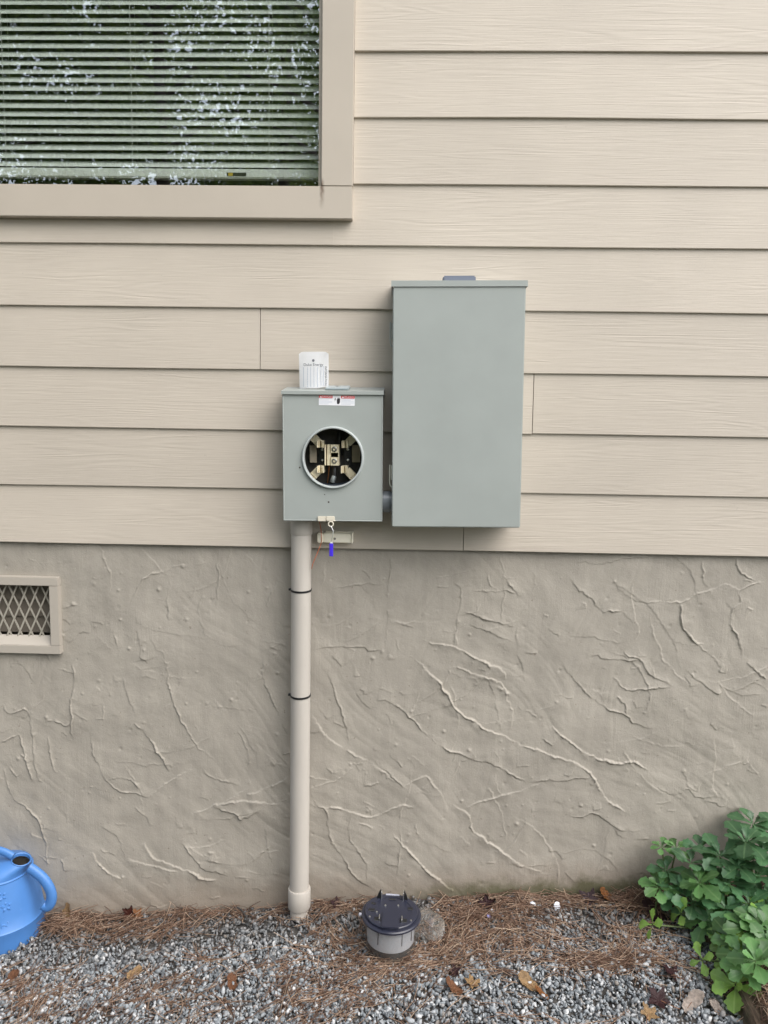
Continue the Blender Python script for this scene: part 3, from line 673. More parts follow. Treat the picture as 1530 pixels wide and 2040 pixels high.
# warning sticker
q = P(673, 798, -Dm-.0005); wl = bobj('warning_label', box(nb(), -.0455, .0455, -.0004, 0, -.0125, .0125), mat('sticker_white', (.78,.78,.80), .45), ms); wl.location = (q.x-MX, -Dm-.0001, q.z-MZ)
wl.rotation_euler = (0, R(.8), 0)
for s, w_ in ((-1, 'DANGER'), (1, 'PELIGRO')):
    bm = nb(); box(bm, s*.028-.0172, s*.028+.0172, -.0007, -.0005, .0055, .0122); bobj('red_header', bm, M_RED, wl)
    TM = Matrix.Translation((s*.028+.003, -.0009, .0088)) @ TOFRONT
    text_mesh('lettering', w_, .0062, TM, mat('sticker_white', (.78,.78,.80), .45), wl)
    bm = nb(); xx = s*.028-.0125; bm.faces.new([bm.verts.new(c) for c in [(xx-.003, -.0009, .0066), (xx+.003, -.0009, .0066), (xx, -.0009, .0113)]]); bobj('warning_triangle', bm, mat('sticker_white', (.78,.78,.80), .45), wl)
    bm = nb()
    for i in range(5): box(bm, s*.028-.0165, s*.028+.0165-(.009 if i in (1, 4) else 0), -.0006, -.0005, .0036-i*.0032, .0044-i*.0032)
    bobj('fine_print', bm, M_INKL, wl)
bm = nb()
hand = [(-.001,-.0085),(.004,-.0085),(.0062,-.004),(.0062,.004),(.0050,.0075),(.0036,.0040),(.0030,.0088),(.0018,.0045),(.0004,.0082),(-.0006,.003),(-.0022,.0035),(-.0016,-.003)]
bm.faces.new([bm.verts.new((a+.002, -.0008, b)) for a, b in hand]); bobj('hand_symbol', bm, M_INKD, wl)
bm = nb(); bm.faces.new([bm.verts.new((a-.004, -.0008, b)) for a, b in [(-.001,.007),(.0016,.006),(.0002,.003),(.0018,.003),(-.0014,-.003),(-.0004,.0012),(-.002,.0012),(-.0005,.005)]]); bobj('lightning_symbol', bm, M_INKD, wl)
# hasp at the foot of the cover
q = P(650, 1033, -.1); hz_ = q.z-MZ; bm = nb()
box(bm, q.x-MX-.022, q.x-MX+.000, -Dm-.006, -Dm-.0021, hz_-.007, hz_+.006); box(bm, q.x-MX+.0003, q.x-MX+.022, -Dm-.0075, -Dm-.0021, hz_-.005, hz_+.0065)
hasp = bobj('hasp', bm, mat('hasp_enamel', (.66,.61,.50), .45), ms, bev=.0012)
q2 = P(659, 1044, -.104); bm = nb()
tube(bm, [(q2.x-MX+.0065*math.cos(a), -Dm-.006, q2.z-MZ+.0065*math.sin(a)) for a in np.linspace(0, 2*math.pi, 21)], .0016, 7); tube(bm, [(q2.x-MX-.009, -Dm-.006, q2.z-MZ+.0085), (q2.x-MX+.012, -Dm-.006, q2.z-MZ+.0085)], .0013, 7)
bobj('seal_eye', bm, mat('hasp_enamel', (.66,.61,.50), .45), hasp, smooth=True)
for px, py, r in ((598, 931, .0022), (655, 1000, .0022), (647, 985, .0013)):
    q = P(px, py, -Dm); bm = nb(); lathe(bm, [(r, 0), (r*.8, .0006), (.0001, .0008)], 9, Matrix.Translation((q.x-MX, -Dm, q.z-MZ)) @ TOFRONT); bobj('paint_chip', bm, mat('rust_brown', (.05,.035,.025), .8), ms)

# blue seal hanging from the hasp
q = P(659, 1049, -.106); seal = thing('security_seal', 'blue plastic security seal hanging on a wire below the meter box', 'seal', (q.x, -.107, P(660, 1108, -.107).z))
z_ = q.z-seal.location.z; xk = P(660, 1094, -.107).x-q.x
bobj('wire', tube(nb(), spline([(0, 0, z_+.002), (.006, -.001, z_-.010), (.006, -.002, z_-.022), (.003, 0, z_-.032), (xk, 0, .034)], 6), .0007, 6), M_STEEL, seal)
bm = nb(); box(bm, xk-.0048, xk+.0048, -.003, .003, 0, .033); box(bm, xk-.0030, xk+.0030, -.0038, -.0030, .002, .030)
tg = bobj('tag', bm, M_BLUE, seal, bev=.0008, seg=1)
bobj('tag_cap', box(nb(), xk-.003, xk+.003, -.002, .002, .0331, .0365), mat('seal_cap', (.6,.6,.62), .4), tg, bev=.0006, seg=1)

# bonding bridge on the siding
q0, q1 = P(632, 1080.5, -.03), P(703, 1063, -.03)
bb = thing('bonding_bridge', 'cream plastic bonding bridge bar screwed to the lowest board under the meter box', 'terminal bar', (q0.x, 0, q0.z))
L_, H_ = q1.x-q0.x, q1.z-q0.z
bobj('cover', box(nb(), .016, L_-.004, -.030, .001, 0, H_-.001), M_CREAM, bb, bev=.002)
bobj('end_cap', box(nb(), 0, .0165, -.034, .001, -.001, H_), M_CREAM, bb, bev=.003)
bm = nb(); box(bm, L_-.0038, L_, -.033, .001, -.0005, H_+.002); box(bm, .02, L_-.004, -.014, .001, H_-.0009, H_+.002); bobj('end_rim', bm, M_CREAM, bb, bev=.001, seg=1)
bm = nb(); lathe(bm, [(.0001, .0006), (.0032, .0005), (.0034, -.001)], 14, Matrix.Translation((.047, -.030, H_*.42)) @ TOFRONT); bobj('screw', bm, mat('dull_screw', (.30,.28,.24), .5, .6), bb, smooth=True)
ow = tag(bobj('ground_wire', tube(nb(), spline([P(636, 1038, -.06), P(639, 1052, -.045), P(640, 1064, -.04), P(640, 1081, -.036), P(632, 1102, -.05), P(623, 1124, -.055), P(621, 1133, -.05)], 5), .0009, 6), M_ORANGE),
         'thin orange wire running from the meter box behind the cream bar to the conduit', 'wire')

# information card standing on the hood
q0, q1 = P(596, 777, -.06), P(654, 777, -.06); ztop = P(624, 701, -.045).z
card = thing('information_card', 'white printed information card with rounded corners propped on the meter box', 'card', ((q0.x+q1.x)/2, -.060, MZ+sl_z(-.06)+.002), (R(-4), R(-.8), 0))
cw, chh = (q1.x-q0.x)/2, ztop-card.location.z
bm = nb(); nxs, nzs = 12, 10; gridv = {}
def bend(x, z): return .010*(x/cw)**2*(1-z/chh)-.020*max(0, (x/cw))**2*(1-z/chh)*.0
for i in range(nxs+1):
    for j in range(nzs+1):
        x = -cw+2*cw*i/nxs; z = chh*j/nzs
        if j == nzs and i in (0, nxs): z -= .0055
        if j == nzs and i in (1, nxs-1): z -= .0010
        zz_ = z+max(0, x/cw-.25)*.009*(1-z/chh)
        gridv[i, j] = bm.verts.new((x*(1+.02*z/chh), bend(x, z), zz_))
for i in range(nxs):
    for j in range(nzs): bm.faces.new((gridv[i, j], gridv[i+1, j], gridv[i+1, j+1], gridv[i, j+1]))
bmesh.ops.solidify(bm, geom=list(bm.faces), thickness=.0006)
cbody = bobj('card_sheet', bm, M_WHITE, card, smooth=True)
def wrap(o, off=-.0009):
    for v in o.data.vertices: v.co.y += bend(v.co.x, v.co.z)+off
o = text_mesh('lettering', 'Duke Energy', .0098, Matrix.Translation((-.001, 0, chh*.645)) @ TOFRONT, M_INK, cbody); wrap(o)
bm = nb(); lathe(bm, [(.0034, 0), (.0001, .0001)], 14, Matrix.Translation((-.001, 0, chh*.76)) @ TOFRONT); o = bobj('logo_mark', bm, M_INK, cbody); wrap(o)
for k, xf in enumerate((-.70, -.42, -.20, .02, .26, .50, .66)):
    bm = nb()
    for i in range(12): box(bm, xf*cw-.0006, xf*cw+.0006, 0, .0002, chh*(.04+.045*i)+(.004 if xf > .3 else 0), chh*(.04+.045*(i+(1 if k % 2 == 0 else .86)))+(.004 if xf > .3 else 0))
    o = bobj('form_line', bm, M_INKL, cbody); wrap(o)
o = text_mesh('lettering', 'INFORMATION', .0072, Matrix.Translation((.82*cw, 0, chh*.345)) @ TOFRONT @ Matrix.Rotation(R(-90), 4, 'Z'), M_INK, cbody); wrap(o)

# ================================================================== LARGE ELECTRICAL PANEL
PX, PZ = .1305, Z0+.0805
ep = thing('electrical_panel', 'tall grey steel electrical panel with plain closed cover', 'electrical box', (PX, 0, PZ), (0, R(-.7), 0))
wp, hp, dp = .1625, .6075, .120
bobj('enclosure', box(nb(), -wp+.004, wp-.004, -dp+.012, 0, .003, hp-.004), M_BOX, ep, bev=.001)
bm = nb(); box(bm, -wp, wp, -dp, -dp+.0115, 0, hp-.012); bobj('cover', bm, M_BOX, ep, bev=.0022, seg=3)
hd = hood(wp+.004, hp+.0015, hp+.010, -dp-.003, .0145, 'rain_hood', ep)
a0, a1 = P(885, 556, -.05).x-PX, P(954, 556, -.05).x-PX
bm = nb(); v = []
box(bm, a0+.003, a1-.003, -.085, -.03, hp+.001, hp+.020); bobj('hub_closure_plate', bm, mat('hub_enamel_dark', (.16,.18,.23), .35), ep, bev=.003)
for py0, py1, mm in ((640, 692, M_BOX), (924, 972, mat('latch_zinc', (.86,.84,.72), .4, 0))):
    za, zb_ = P(782, py0, -.09).z-PZ, P(782, py1, -.09).z-PZ; bm = nb()
    lt = bobj('side_latch', box(nb(), -wp-.004, -wp+.0035, -.090, -.082, zb_+.022, za-.002), mm, ep, bev=.0008, seg=1)
    bobj('bail', tube(nb(), spline([(-wp-.0065, -.09, za), (-wp-.0068, -.092, (za+zb_)/2), (-wp-.0055, -.092, zb_+.010), (-wp+.002, -.092, zb_+.002)], 6), .0016, 7), mm, lt, smooth=True)
bobj('mounting_screw', tube(nb(), [(wp-.01, -.05, .004), (wp-.01, -.05, -.009)], .002, 8), M_STEEL, ep)

# grey nipple joining the boxes
za, zb_ = P(773, 978, -.055).z, P(773, 1021, -.055).z; bm = nb()
Mn = Matrix.Translation((-.075, -.055, (za+zb_)/2)) @ Matrix.Rotation(R(90), 4, 'Y'); rr = (za-zb_)/2
lathe(bm, [(rr*.93, 0), (rr*.93, .018), (rr, .019), (rr, .036), (rr*.93, .037), (rr*.93, .058)], 28, Mn)
tag(bobj('conduit_nipple', bm, M_PVCG, None, smooth=True), 'short glossy dark grey pipe joining the two electrical boxes', 'pipe')

# ================================================================== VERTICAL CONDUIT
cxp = -.274; cyp = -.036; gb = float(gz(cxp, cyp))
co = thing('conduit_riser', 'painted plastic conduit rising from the gravel into the meter box', 'conduit', (cxp, cyp, gb))
ztp = MZ+.006-gb; zc1 = P(595, 1775, -.05).z-gb; zc0 = P(595, 1813, -.05).z-gb
rp = .0268
bm = nb(); lathe(bm, [(rp, zc0+.01), (rp, ztp)], 36); pipe = bobj('pipe', bm, M_PVC, co, smooth=True)
for v in pipe.data.vertices: v.co.x += -.0035*(1-v.co.z/ztp)
bm = nb(); lathe(bm, [(rp+.0005, ztp-.052), (rp+.002, ztp-.050), (rp+.002, ztp-.001)], 36); bobj('top_adapter', bm, M_PVC, co, smooth=True)
bm = nb(); lathe(bm, [(rp-.001, zc1+.001), (rp+.0038, zc1+.001), (rp+.0048, zc1-.001), (rp+.0048, zc0+.004), (rp+.003, zc0), (rp-.001, zc0-.001)], 36, Matrix.Translation((-.0032, 0, 0))); bobj('coupling', bm, M_PVC, co, smooth=True)
bm = nb(); lathe(bm, [(rp-.0012, zc0+.01), (rp-.0012, -.05)], 36, Matrix.Translation((-.0034, 0, 0))); bobj('stub', bm, M_PVC, co, smooth=True)
bm = nb(); lathe(bm, [(rp-.003, .004), (rp+.0005, .004), (rp+.0012, -.006), (rp-.002, -.006)], 36, Matrix.Translation((-.0034, 0, 0))); bobj('ground_seal', bm, M_BLACK, co, smooth=True)
for py, lb in ((1177, 'upper black cable tie round the conduit close under the siding'), (1389, 'lower black cable tie round the middle of the conduit')):
    zc = P(598, py+2, -.062).z; xo = cxp-.0035*(1-(zc-gb)/ztp)
    t = thing('cable_tie', lb, 'cable tie', (xo, cyp, zc), group='cable ties on the conduit')
    bm = nb(); lathe(bm, [(rp-.0004, -.0026), (rp+.0016, -.0026), (rp+.0016, .0026), (rp-.0004, .0026)], 40, Matrix.Rotation(R(3.5), 4, 'X')); bobj('strap', bm, M_BLACK, t, smooth=True)
    bobj('tie_head', box(nb(), -rp-.0065, -rp+.0015, -.006, .001, -.0022, .0042), M_BLACK, t, bev=.001, seg=1)

# ================================================================== METER LYING UPSIDE DOWN ON THE GRAVEL
q = G(777, 1893); mg = thing('electric_meter', 'removed electric meter upside down on pine needles with dark base and blades up', 'electric meter', (q.x, q.y, float(gz(q.x, q.y))+.013), (R(1.5), R(1.0), R(-2))); mg.scale = (.93, .93, .87)
bm = nb(); lathe(bm, [(.0001, .001), (.060, .001), (.0675, .004), (.0712, .012), (.0718, .030), (.0722, .088), (.0725, .098), (.078, .100)], 56); bobj('clear_cover', bm, M_CLEAR, mg, smooth=True)
bm = nb(); lathe(bm, [(.0585, .030), (.0660, .031), (.0668, .060), (.0672, .092)], 56); lathe(bm, [(.0001, .030), (.0585, .030)], 56)
bobj('inner_label_band', bm, mat('light_grey_label', (.40,.41,.44), .5), mg, smooth=True)
bm = nb(); lathe(bm, [(.0001, .0085), (.060, .0085), (.0650, .012), (.0655, .0297)], 40); bobj('face_plate', bm, M_BLACK, mg, smooth=True)
for a in (-118, -60, -30):
    bm = nb(); Ma = Matrix.Rotation(R(a), 4, 'Z'); box(bm, .0655, .0685, -.0006, .0006, .052, .092, Ma); bobj('band_slot', bm, M_BLACK, mg)
bm = nb(); lathe(bm, [(.066, .0985), (.081, .1005), (.0835, .103), (.0835, .108), (.081, .111), (.0745, .1115)], 64); bobj('base_flange', bm, M_NAVY, mg, smooth=True)
bm = nb(); lathe(bm, [(.0742, .1108), (.0742, .117), (.0725, .119), (.058, .1195), (.0575, .118), (.0001, .118)], 64); bpz = bobj('base_plate', bm, M_NAVY, mg, smooth=True)
bm = nb(); box(bm, -.024, .024, -.076, -.014, .1182, .1225); bobj('raised_block', bm, M_NAVY, bpz, bev=.0015)
for (x, y, a, b) in ((-.036, -.040, .009, .008), (.036, -.040, .009, .008), (-.055, -.004, .009, .006), (.053, .012, .007, .006), (0, .048, .010, .003), (-.052, .024, .006, .004)):
    bobj('base_slot', box(nb(), x-a, x+a, y-b, y+b, .1176, .1203), M_BLACK, bpz, bev=.0008, seg=1)
for x, y in ((-.018, .018), (.018, .022), (-.04, -.012), (.056, -.038), (-.058, -.034)):
    bm = nb(); lathe(bm, [(.0001, .003), (.0024, .0026), (.003, .0)], 10, Matrix.Translation((x, y, .1185))); bobj('rivet', bm, M_STEEL, bpz, smooth=True)
for sx in (-1, 1):
    for sy in (-1, 1):
        x = sx*.031; y = sy*.046+.006
        h = .1440 if sy > 0 else .1285
        bl = bobj('blade', box(nb(), x-.0012, x+.0012, y-.0085, y+.0085, .117, h), M_STEEL, mg, bev=.0005, seg=1)
        if sy > 0:
            bm = nb(); s = sx; pr = [(x+s*.0020, .1178), (x+s*.0135, .1178), (x+s*.0100, .131), (x+s*.0042, .146), (x+s*.0020, .147)]
            A = [bm.verts.new((a, y-.003, b)) for a, b in pr]; B = [bm.verts.new((a, y+.003, b)) for a, b in pr]
            for k in range(5): bm.faces.new((A[k], A[(k+1) % 5], B[(k+1) % 5], B[k]))
            bm.faces.new(A[::-1]); bm.faces.new(B); bobj('blade_fin', bm, M_BLACK, bl, bev=.0008, seg=1)
bm = nb(); box(bm, -.020, .020, .064, .070, .1150, .1215); bobj('top_tab', bm, mat('grey_tab', (.35,.36,.42), .4), mg, bev=.001, seg=1)
bobj('rim_lug', box(nb(), -.090, -.080, -.012, -.004, .102, .108), mat('grey_tab', (.35,.36,.42), .4), mg, bev=.001, seg=1)
# clear plastic cap leaning on the meter
q = G(856, 1862); tl = Matrix.Translation((0, 0, 0))
cp = thing('clear_plastic_cap', 'empty clear plastic cap leaning against the electric meter', 'plastic cap', (q.x, q.y, float(gz(q.x, q.y))+.016), (R(24), R(-34), 0))
bm = nb(); lathe(bm, [(.0001, .054), (.030, .053), (.038, .049), (.0415, .040), (.043, .004), (.045, .001)], 40); bobj('cap_shell', bm, M_CAP, cp, smooth=True)
bm = nb(); lathe(bm, [(.0430, .0035), (.0465, .003), (.0465, .000), (.0435, -.0005)], 40); bobj('cap_rim', bm, M_CAP, cp, smooth=True)

# ================================================================== WATERING CAN
q = G(3, 1862); cz0 = float(gz(q.x, q.y))+.004
wc = thing('watering_can', 'light blue plastic watering can with raised flowers standing by the wall', 'watering can', (q.x, q.y, cz0))
def b_can(nt, b):
    v = coords(nt); hs = N(nt, 'HueSaturation'); hs.inputs['Color'].default_value = (.070, .205, .50, 1)
    L(nt, maprange(nt, noise(nt, v, 14, 5, .6), .3, .7, .92, 1.06), hs.inputs['Value'])
    sc = maprange(nt, noise(nt, v, 55, 3, .6), .70, .78, 0, .25); L(nt, mixc(nt, sc, hs.outputs[0], (.3,.36,.5)), b.inputs['Base Color'])
M_CAN = mat('blue_polyethylene', (.115,.245,.60), .42, build=b_can)
bm = nb(); lathe(bm, [(.0001, .0), (.108, .0), (.1155, .005), (.1175, .016), (.1165, .066), (.1180, .069), (.1180, .072), (.1150, .075), (.109, .115), (.0895, .200), (.0910, .2025), (.0910, .2045), (.0880, .207)], 64)
can = bobj('body', bm, M_CAN, wc, smooth=True)
oc = P(42, 1713, q.y-.02)-wc.location
Mo = Matrix.Translation(oc) @ Matrix.Rotation(R(14), 4, 'Y') @ Matrix.Rotation(R(6), 4, 'X')
bm = nb(); prev = None; nn = 48                     # shoulder drawn over from the round body to the filler hole
for i in range(13):
    t = i/12; e = t**.85; hgt_ = t**.62; ring = []
    for k in range(nn):
        a = 2*math.pi*k/nn; A_ = Vector((.088*math.cos(a), .088*math.sin(a), .207)); B_ = Mo @ Vector((.0265*math.cos(a), .0265*math.sin(a), 0))
        v = A_.lerp(B_, e); v.z = A_.z+(B_.z-A_.z)*hgt_; ring.append(bm.verts.new(v))
    if prev:
        for k in range(nn): bm.faces.new((prev[k], prev[(k+1) % nn], ring[(k+1) % nn], ring[k]))
    prev = ring
bobj('shoulder', bm, M_CAN, wc, smooth=True)
bm = nb(); lathe(bm, [(.0265, -.0005), (.0272, .002), (.0255, .0035), (.0235, .002), (.0228, -.006)], 40, Mo); bobj('filler_neck', bm, M_CAN, wc, smooth=True)
h0 = [P(a, b, q.y-.03)-wc.location for a, b in ((58, 1728), (70, 1736), (86, 1750), (98, 1768), (103, 1785), (100, 1800), (93, 1806), (86, 1802))]
bobj('handle', tube(nb(), spline(h0, 6), .0122, 14, flat=1.2), M_CAN, wc, smooth=True)
h1 = [P(a, b, q.y-.03)-wc.location for a, b in ((26, 1706), (8, 1697), (-12, 1692), (-40, 1692), (-75, 1712), (-92, 1745))]
bobj('carry_bar', tube(nb(), spline(h1, 6), .0085, 14, flat=1.3), M_CAN, wc, smooth=True)
h2 = [P(a, b, q.y-.03)-wc.location for a, b in ((18, 1724), (0, 1722), (-40, 1722))]
bobj('carry_bar', tube(nb(), spline(h2, 6), .006, 12, flat=1.3), M_CAN, wc, smooth=True)
bobj('spout', tube(nb(), spline([(-.09, 0, .05), (-.19, 0, .14), (-.27, 0, .27)], 6), [.03-.018*i/12 for i in range(13)], 16), M_CAN, wc, smooth=True)
def surf(px, py):                     # point on the sloping side of the can seen at this place
    d = ray(px, py); best = None
    for k in range(400):
        pnt = CAM+d*(1.6+k*.0016)-wc.location; rad = math.hypot(pnt.x, pnt.y)
        if rad < np.interp(pnt.z, [.0, .075, .2], [.117, .115, .0895]): return pnt
    return pnt
for k, (px, py, sc) in enumerate(((3, 1786, .9), (12, 1806, 1.0), (-12, 1802, 1.1))):
    c = surf(px, py); fl = None; bm = nb(); nrm = Vector((c.x, c.y, .03)).normalized(); ax, ay = frame_of(nrm)
    for i in range(5):
        a = 2*math.pi*i/5+k; dd = math.cos(a)*ax+math.sin(a)*ay
        tube(bm, [c+dd*.003*sc, c+dd*.009*sc+nrm*.001, c+dd*.016*sc], [.0022*sc, .0042*sc, .0012*sc], 8)
    bobj('embossed_flower', bm, M_CAN, can, smooth=True)
for a in (((0, 1832), (6, 1827), (13, 1833), (16, 1838)), ((0, 1848), (7, 1843), (15, 1845)), ((2, 1800), (3, 1815), (1, 1832), (4, 1850))):
    bobj('embossed_leaf', tube(nb(), spline([surf(*p) for p in a], 4), .0030, 8), M_CAN, can, smooth=True)

# ================================================================== PLANTING BED
ed = (TE1-TE0).normalized(); en = Vector((-ed.y, ed.x, 0));  en = en if en.x > 0 else -en
A0 = TE0+ed*-.09; A1 = TE1+ed*.9
def b_timber(nt, b):
    v = coords(nt, (1,1,1)); n1 = noise(nt, coords(nt, (40, 4, 40)), 1.6, 5, .65)
    cr = ramp(nt, [(.25, (.02,.014,.009)), (.5, (.075,.05,.032)), (.75, (.17,.13,.09))]); L(nt, n1, cr.inputs[0])
    L(nt, mixc(nt, maprange(nt, noise(nt, v, 14, 4), .5, .65), cr.outputs[0], (.035,.038,.016)), b.inputs['Base Color'])
    bump(nt, b, n1, 1.0, .006)
bm = nb(); prev = None; n = 60
for i in range(n+1):
    c = A0.lerp(A1, i/n); zb_ = float(gz(c.x, c.y))-.05; hh_ = .10+.006*mnoise.noise(Vector((i*.4, 3, 0)))
    pr = [(0, 0), (-.006, .04), (0, hh_-.012), (.008, hh_), (.045, hh_+.002), (.055, hh_-.01), (.056, 0)]
    ring = []
    for j, (a, b) in enumerate(pr):
        jt = .004*mnoise.noise(Vector((i*.7, j*2.1, 1))); ring.append(bm.verts.new(Vector((c.x, c.y, zb_+b+jt))+en*(a+jt)))
    if prev:
        for k in range(7): bm.faces.new((prev[k], prev[(k+1) % 7], ring[(k+1) % 7], ring[k]))
    else: bm.faces.new(ring)
    prev = ring
bm.faces.new(prev[::-1])
tag(bobj('timber_edging', bm, mat('rotten_timber', (.07,.05,.03), .95, build=b_timber)), 'old dark brown timber edging between the gravel and the green plants', 'edging')
def bedz(x, y): return gz(x, y)+.055*np.clip((bed_side(x, y)-.005)/.03, 0, 1)+.022*vnoise(np.asarray(x), np.asarray(y), .11, 51)
xs = np.arange(TE0.x-.02, 2.2, .012); ys = np.arange(-1.6, .019, .012)
Xb, Yb = np.meshgrid(xs, ys, indexing='ij'); Zb = bedz(Xb, Yb); idx = np.arange(Xb.size).reshape(Xb.shape)
fb = np.stack([idx[:-1,:-1], idx[1:,:-1], idx[1:,1:], idx[:-1,1:]], -1).reshape(-1, 4); fb = fb[(bed_side(Xb, Yb)[:-1,:-1] > .012).ravel()]
def b_bed(nt, b):
    n1 = noise(nt, coords(nt), 45, 6, .7); cr = ramp(nt, [(.3, (.015,.010,.007)), (.55, (.05,.034,.022)), (.75, (.13,.085,.05))]); L(nt, n1, cr.inputs[0])
    L(nt, cr.outputs[0], b.inputs['Base Color']); bump(nt, b, n1, 1, .01)
bo = link('planting_bed', npmesh('planting_bed', np.stack([Xb, Yb, Zb], -1).reshape(-1, 3), fb), mat('bed_soil', (.05,.035,.02), .95, build=b_bed)); bo['kind'] = 'structure'

# ================================================================== PINE NEEDLES
def needles(n, fx, zfun, Lr=(.06, .14), lay=.006):
    x, y, th = fx(n); n = len(x); K = 5
    ln = rng.uniform(*Lr, n); cv = rng.normal(0, .45, n); tilt = rng.normal(.02, .16, n); r = rng.uniform(.0006, .00105, n)
    t = np.linspace(-.5, .5, K)[None]*ln[:, None]
    ang = th[:, None]+cv[:, None]*(np.linspace(-.5, .5, K)[None])
    px = x[:, None]+t*np.cos(ang); py = y[:, None]+t*np.sin(ang)
    py = np.minimum(py, .010)
    pz = zfun(px, py)+.004+rng.random(n)[:, None]*lay+np.abs(t)*tilt[:, None]+.002
    Pn = np.stack([px, py, pz], -1); side = np.stack([-np.sin(ang), np.cos(ang), np.zeros_like(ang)], -1); up = np.array([0, 0, 1.])
    vs_ = []
    for a in (0, 2.094, 4.189): vs_.append(Pn+r[:, None, None]*(math.cos(a)*side+math.sin(a)*up))
    V = np.stack(vs_, 2).reshape(-1, 3); base = (np.arange(n)*K*3)[:, None, None]
    f = []
    for k in range(K-1):
        for c in range(3): f.append([k*3+c, k*3+(c+1) % 3, (k+1)*3+(c+1) % 3, (k+1)*3+c])
    return V, (np.array(f)[None]+base).reshape(-1, 4)
def patch(cx_, cy_, rx, ry, bias=None, spread=.7):
    def fx(n):
        ux, uy = rng.normal(0, .5, n), rng.normal(0, .5, n); xs_, ys_ = [], []
        for a, b in zip(cx_+ux*rx, cy_+uy*ry):
            q = G(min(max(a, -140), 1680), min(max(b, 1775), 2200)); xs_.append(q.x); ys_.append(min(q.y, .005))
        th = rng.uniform(0, math.pi, n) if bias is None else rng.normal(bias, spread, n)
        k = rng.random(n) < .6                                  # needles fall in bundles of two or three
        for i in range(1, n):
            if k[i]: xs_[i] = xs_[i-1]+rng.normal(0, .006); ys_[i] = min(ys_[i-1]+rng.normal(0, .005), .005); th[i] = th[i-1]+rng.normal(0, .16)
        return np.array(xs_), np.array(ys_), th
    return fx
VV, FF, off = [], [], 0
def addn(v, f):
    global off
    VV.append(v); FF.append(f+off); off += len(v)
for (a, b, rx, ry, n, bi, sp, lay) in [(200, 1852, 150, 22, 260, .5, .9, .020), (380, 1824, 190, 14, 140, .25, 1.0, .012), (120, 1848, 50, 24, 110, .7, .7, .022), (300, 1866, 90, 12, 60, .4, .6, .012), (660, 1812, 110, 14, 170, .2, .7, .012), (690, 1880, 110, 30, 150, None, 0, .006),
        (960, 1822, 120, 28, 330, .1, .8, .012), (905, 1880, 70, 55, 330, 1.0, .6, .014), (800, 1925, 140, 20, 280, .35, .5, .010), (690, 1960, 150, 45, 240, .7, .6, .007), (1120, 1800, 200, 16, 300, .1, .6, .012),
        (1270, 1808, 70, 14, 300, .1, .5, .02), (1190, 1922, 120, 18, 230, .2, .5, .010), (1010, 1870, 120, 45, 330, None, 0, .008), (1260, 1880, 120, 50, 220, None, 0, .008), (620, 2010, 60, 60, 90, 1.1, .4, .006), (280, 1990, 260, 60, 240, .8, .7, .006), (60, 2000, 90, 50, 170, 1.2, .5, .008),
        (765, 1930, 800, 120, 700, None, 0, .006), (765, 2120, 900, 80, 500, None, 0, .006)]:
    addn(*needles(n, patch(a, b, rx, ry, bi, sp), gz, lay=lay))
def bedfx(n): return *(lambda y: (TE0.x+(y-TE0.y)/(TE1.y-TE0.y)*(TE1.x-TE0.x)+.03+.75*rng.random(n)**2, y))(rng.uniform(-1.1, 0, n)), rng.uniform(0, math.pi, n)
addn(*needles(2600, bedfx, bedz, lay=.02))
def b_needle(nt, b):
    ge = N(nt, 'NewGeometry'); cr = ramp(nt, [(0, (.085,.045,.029)), (.35, (.19,.108,.068)), (.7, (.31,.20,.135)), (1, (.48,.36,.26))])
    L(nt, ge.outputs['Random Per Island'], cr.inputs[0]); L(nt, cr.outputs[0], b.inputs['Base Color'])
no = link('pine_needles', npmesh('pine_needles', np.concatenate(VV), np.concatenate(FF)), mat('dry_pine_needle', (.25,.13,.07), .6, build=b_needle), smooth=True)
no['kind'] = 'stuff'; tag(no, 'fallen brown pine needles scattered and drifted over the gravel', 'pine needles')

# ================================================================== FALLEN LEAVES AND SCRAPS
def leaf_mesh(seed, lobes=5, curl=.3, depth=.45, lobed=True):
    r = random.Random(seed); bm = nb(); n = lobes*8; rings = []
    for ring, fr in enumerate((.0, .35, .7, 1.0)):
        row = []
        for k in range(n):
            a = 2*math.pi*k/n
            if lobed:
                ph = (a*lobes/(2*math.pi)) % 1; tri = abs(ph-.5)*2; rad = 1-depth*(1-tri**1.3)+.10*math.sin(a*lobes*3)*(tri > .3)
                rad *= .72+.28*abs(math.cos((a-math.pi/2)/2))
            else: rad = .55+.45*abs(math.sin(a))**1.2
            rad *= 1+.08*r.uniform(-1, 1)
            x, y = fr*rad*math.cos(a), fr*rad*math.sin(a)*(1 if lobed else 1.3)
            z = curl*(x*x*.8+.5*y*y)*(1+.5*math.sin(2*a+seed))+.10*r.uniform(-1, 1)*fr
            row.append(bm.verts.new((x, y, z)))
            if ring == 0: break
        rings.append(row)
    c = rings[0][0]
    for k in range(n): bm.faces.new((c, rings[1][k], rings[1][(k+1) % n]))
    for a, b in zip(rings[1:], rings[2:]):
        for k in range(n): bm.faces.new((a[k], b[k], b[(k+1) % n], a[(k+1) % n]))
    bmesh.ops.solidify(bm, geom=list(bm.faces), thickness=.02)
    bmesh.ops.recalc_face_normals(bm, faces=bm.faces)
    me = bpy.data.meshes.new('leaf'); bm.to_mesh(me); bm.free(); me.polygons.foreach_set('use_smooth', [True]*len(me.polygons)); return me
def leafmat(name, c):
    def bl(nt, b):
        v = coords(nt, (1,1,1), 9); hs = N(nt, 'HueSaturation'); hs.inputs['Color'].default_value = (*c, 1)
        L(nt, maprange(nt, noise(nt, v, 3, 5, .7), .3, .7, .6, 1.25), hs.inputs['Value']); L(nt, hs.outputs[0], b.inputs['Base Color'])
    return mat(name, c, .6, build=bl)
